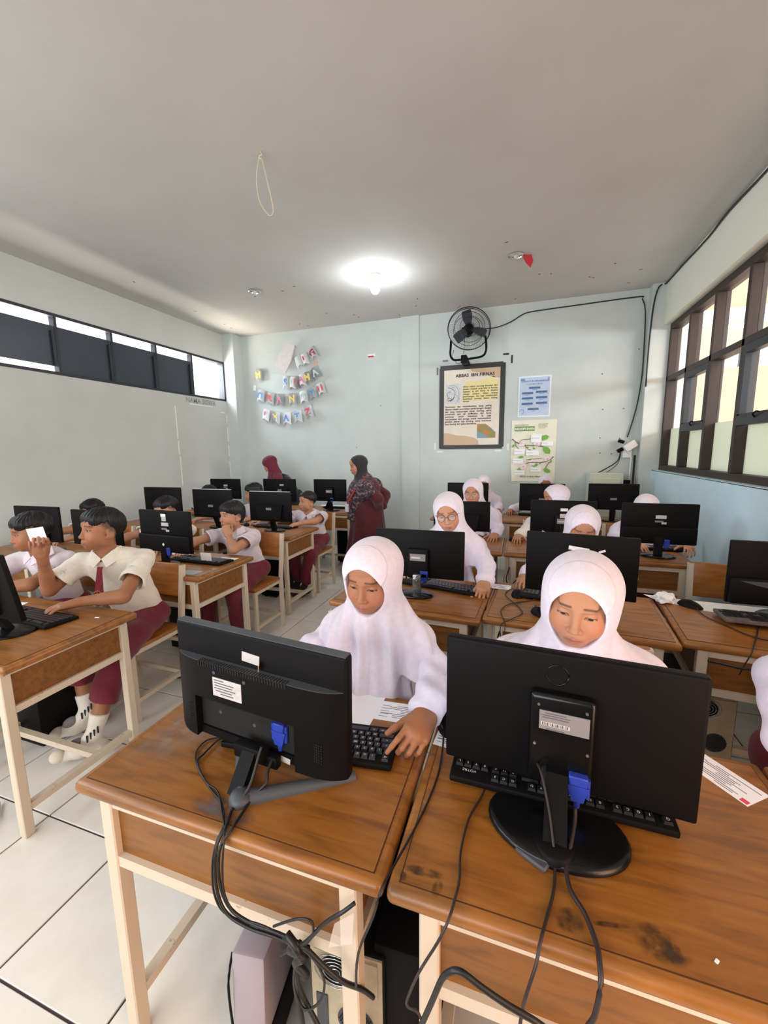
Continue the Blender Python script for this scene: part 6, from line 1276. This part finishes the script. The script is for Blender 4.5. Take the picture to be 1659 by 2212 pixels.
# ------------------------------------------------------------------ stains, scuffs and a painted reflection on the desk tops
def fade_mat(name, c, amax, sc):                          # worn varnish and painted sheen that thins out towards its rim
    m = mat(name, c, .55); nt = m.node_tree; N = nt.nodes; K = nt.links; p = N['Principled BSDF']; at = N.new('ShaderNodeAttribute'); at.attribute_name = 'Fade'
    n = N.new('ShaderNodeTexNoise'); n.inputs['Scale'].default_value = sc; n.inputs['Detail'].default_value = 6; tc = N.new('ShaderNodeTexCoord'); K.new(tc.outputs['Object'], n.inputs['Vector'])
    r = N.new('ShaderNodeMapRange'); r.inputs['From Min'].default_value = .36; r.inputs['From Max'].default_value = .62; r.inputs['To Max'].default_value = amax; K.new(n.outputs['Fac'], r.inputs['Value'])
    x = N.new('ShaderNodeMath'); x.operation = 'MULTIPLY'; K.new(r.outputs[0], x.inputs[0]); K.new(at.outputs['Fac'], x.inputs[1]); K.new(x.outputs[0], p.inputs['Alpha']); return m
m_stain = fade_mat('dark varnish stain', (60, 44, 26), .75, 45); m_scuff_sheen = fade_mat('pale scuff and painted sheen', (160, 140, 128), .45, 22); m_gworn = fade_mat('grey worn varnish', (104, 100, 102), .75, 28)
def stain(dk, pts, m=None, z=DZ + .0021, name='stain', inner=.62):
    d = [o for o in COL.objects if o.get('label') == dk][0]; n = len(pts); P = []
    for i in range(n):                                      # rounded outline
        a, b = np.array(pts[i]), np.array(pts[(i + 1) % n]); P += [a * .75 + b * .25, a * .25 + b * .75]
    P = np.array(P); c = P.mean(0); loc = np.array((d.location.x, d.location.y)); n = len(P); V = [tuple(c - loc)] + [tuple(c + (q - c) * inner - loc) for q in P] + [tuple(q - loc) for q in P]
    F = [(0, 1 + i, 1 + (i + 1) % n) for i in range(n)] + [(1 + i, 1 + n + i, 1 + n + (i + 1) % n, 1 + (i + 1) % n) for i in range(n)]
    me = bpy.data.meshes.new(name); me.from_pydata([(x, y, 0) for x, y in V], [], F); a = me.color_attributes.new('Fade', 'FLOAT_COLOR', 'POINT')
    a.data.foreach_set('color', np.array([[1, 1, 1, 1]] * (1 + n) + [[0, 0, 0, 1]] * n, F32).ravel()); me.materials.append(m or m_stain); put(name, me, d, (0, 0, z))
dR = 'front desk carrying the large flat black monitor, ring stains on its top'; dL = 'front desk carrying the monitor on a V-shaped stand'
for q in ([(-.184, .632), (-.178, .612), (-.106, .618), (-.108, .636)], [(-.186, .615), (-.182, .596), (-.168, .598), (-.172, .615)], [(-.122, .62), (-.126, .59), (-.108, .588), (-.104, .62)]): stain(dR, q)
stain(dR, [(.075, .625), (.09, .645), (.115, .64), (.124, .615), (.109, .60), (.08, .60)]); stain(dR, [(.192, .652), (.225, .662), (.255, .645), (.272, .622), (.262, .606), (.22, .598), (.19, .61)]); stain(dR, [(.13, .634), (.19, .645), (.19, .637), (.13, .624)]); stain(dR, [(.02, .745), (.10, .70), (.16, .705), (.17, .70), (.10, .692), (.02, .735)], m_scuff_sheen)
stain(dL, [(-.669, .60), (-.658, .645), (-.60, .65), (-.54, .645), (-.495, .625), (-.50, .60), (-.58, .596)], m_gworn); stain(dL, [(-.93, .62), (-.94, .75), (-.93, .90), (-.85, .95), (-.76, .88), (-.78, .74), (-.85, .66)], m_scuff_sheen)  # pale patch paints the windows' reflection on the desk's left part
stain('desk of the boy holding up a white card, its side panel facing the aisle', [(-1.80, .97), (-1.785, 1.0), (-1.79, 1.03), (-1.80, 1.0)]); stain('desk of the boy holding up a white card, its side panel facing the aisle', [(-1.77, .915), (-1.76, .94), (-1.768, .95), (-1.776, .93)])

# ------------------------------------------------------------------ computer cases under the desks
def pc(label, x, y, rz=0.0, back=m_pcmetal, side=m_black, h=.40, z=.02, w_=.175, d_=.36, detail=True):
    p = thing('computer_case', label, 'computer', (x, y, 0), R(rz), 'computer cases')
    box('case', (0, d_ / 2, z + h / 2), (w_, d_, h), side, p, .006, 2)
    for sx in (-1, 1):
        for yy in (.05, d_ - .05): box('foot', (sx * (w_ / 2 - .03), yy, z / 2 + .006), (.03, .03, z + .012), m_black, p)
    if not detail: return p
    b = box('back_plate', (0, -.002, z + h / 2), (w_ - .012, .004, h - .012), back, p)
    f = put('power_supply', box_me('power_supply', (w_ - .03, .006, .085), back), p, (0, -.006, z + h - .055))
    bm = bmesh.new()
    for k in range(5): b_tube(bm, [(.010 * (k + 1) * math.cos(a), 0, .0085 * (k + 1) * math.sin(a)) for a in [q * math.pi / 10 for q in range(21)]], .0014, 4, 0)
    put('fan_hole', me_of((lambda c_: (b_cyl(c_, (0, 0, 0), (0, -.001, 0), .038, n=24), c_)[1])(bmesh.new()), 'hole', m_hole), f, (-.02, -.0035, 0)); o = put('fan_guard', me_of(fix(bm), 'guard', m_chrome, 180), f, (-.02, -.006, 0)); o['kind'] = 'stuff'
    bm = bmesh.new(); b_cyl(bm, (0, 0, 0), (0, -.001, 0), .042, n=24); put('vent_plate', me_of(bm, 'vent', m_grey_pl), p, (.02, -.0048, z + h * .56))
    bm = bmesh.new()
    for i in range(-6, 7):
        for j in range(-6, 7):
            if i * i + j * j < 38: b_cyl(bm, (i * .0062 + (j % 2) * .0031, 0, j * .0058), (i * .0062 + (j % 2) * .0031, -.0012, j * .0058), .0022, n=6)
    o = put('vent_holes', me_of(bm, 'holes', m_hole), p, (.02, -.0055, z + h * .56)); o['kind'] = 'stuff'
    for i in range(4):
        for j in range(2):
            bm = bmesh.new()
            for a in range(3): b_box(bm, (0, -.0008, 0), (.016, .0016, .0035), 0, 1, (0, a * 1.047, 0))
            put('slot_cluster', me_of(bm, 'cluster', m_hole), p, (-.05 + i * .028, -.0045, z + h * .38 - j * .026))
    for j in range(4): box('slot_cover', (-.02, -.005, z + .10 - j * .021), (.10, .003, .013), back, p)
    box('audio_port_panel', (-.058, -.005, z + h * .56), (.026, .004, .10), m_grey_pl, p); bm = bmesh.new(); b_box(bm, (0, 0, 0), (.030, .05, .085), .006, 2); put('plugged_adapter', me_of(bm, 'adapter', m_black, 40), p, (.05, -.03, z + .06))
    return p
pc('computer case with zinc back under the right end of the left front desk', -.325, .665, 4, h=.42)
pc('computer case with beige fan back under the desk by the blue wall', .775, 1.89, 2, h=.47)
pc('black computer case under the desk of the boy with the card', -2.36, 1.235, 0, h=.42, detail=False); pc('black computer case under the desk of the boy in profile', -3.10, 1.235, 0, h=.42, detail=False)
pc('black computer case under the desk of the fist boy', -2.44, 2.30, 0, h=.42, detail=False); pc('black computer case behind the chair of the fist boy, under the aisle desk', -2.45, 3.48, 0, h=.42, detail=False); pc('black computer case under the back row desk beside the standing woman', -2.25, 4.93, 0, h=.42, detail=False)
pc('black computer case in the gap under the two front desks', -.215, .68, 3, h=.44, w_=.10, detail=False)
bx = thing('light_case', 'lilac white case with black foot leaning under the left front desk', 'computer', (-.575, .66, 0), R(8)); box('side_panel', (0, .15, .205), (.085, .34, .22), mat('lilac white panel', (158, 146, 154), .4), bx, .008, 2, (R(-4), 0, 0)); box('black_base', (0, .15, .06), (.092, .35, .115), m_black, bx, .008, 2); tube('panel_seam', [(-.046, -.02, .11), (-.046, -.025, .25), (-.046, .0, .31)], .003, m_black, bx)
# clear adhesive tape hanging from the leg by the cable knot
bm = bmesh.new(); b_prism(bm, [(0, 0), (.05, .03), (.055, .10), (.015, .06)], 0, .0006); tag(put('clear_tape', me_of(fix(bm), 'tape', mat('clear tape', (240, 226, 214), .1, alpha=.28)), None, (-.315, .570, .575)), 'clear adhesive tape hanging from the front rail by the cable knot', 'tape')
# small debris
for x, y, z in ((.285, .64, DZ + .003), (.33, .60, DZ + .003), (-1.93, 1.30, DZ + .003)):
    pass
tag(put('paper_crumb', box_me('crumb', (.022, .007, .002), m_white, .001, 1), None, (-1.865, 1.30, DZ + .0032), (0, 0, R(10))), 'tiny white paper crumb on the desk of the boy with the card', 'paper')
tag(put('paper_crumb', box_me('crumb2', (.008, .005, .002), m_white, .001, 1), None, (.300, .63, DZ + .0032), (0, 0, R(50))), 'tiny white paper crumb on the stained front right desk', 'paper')
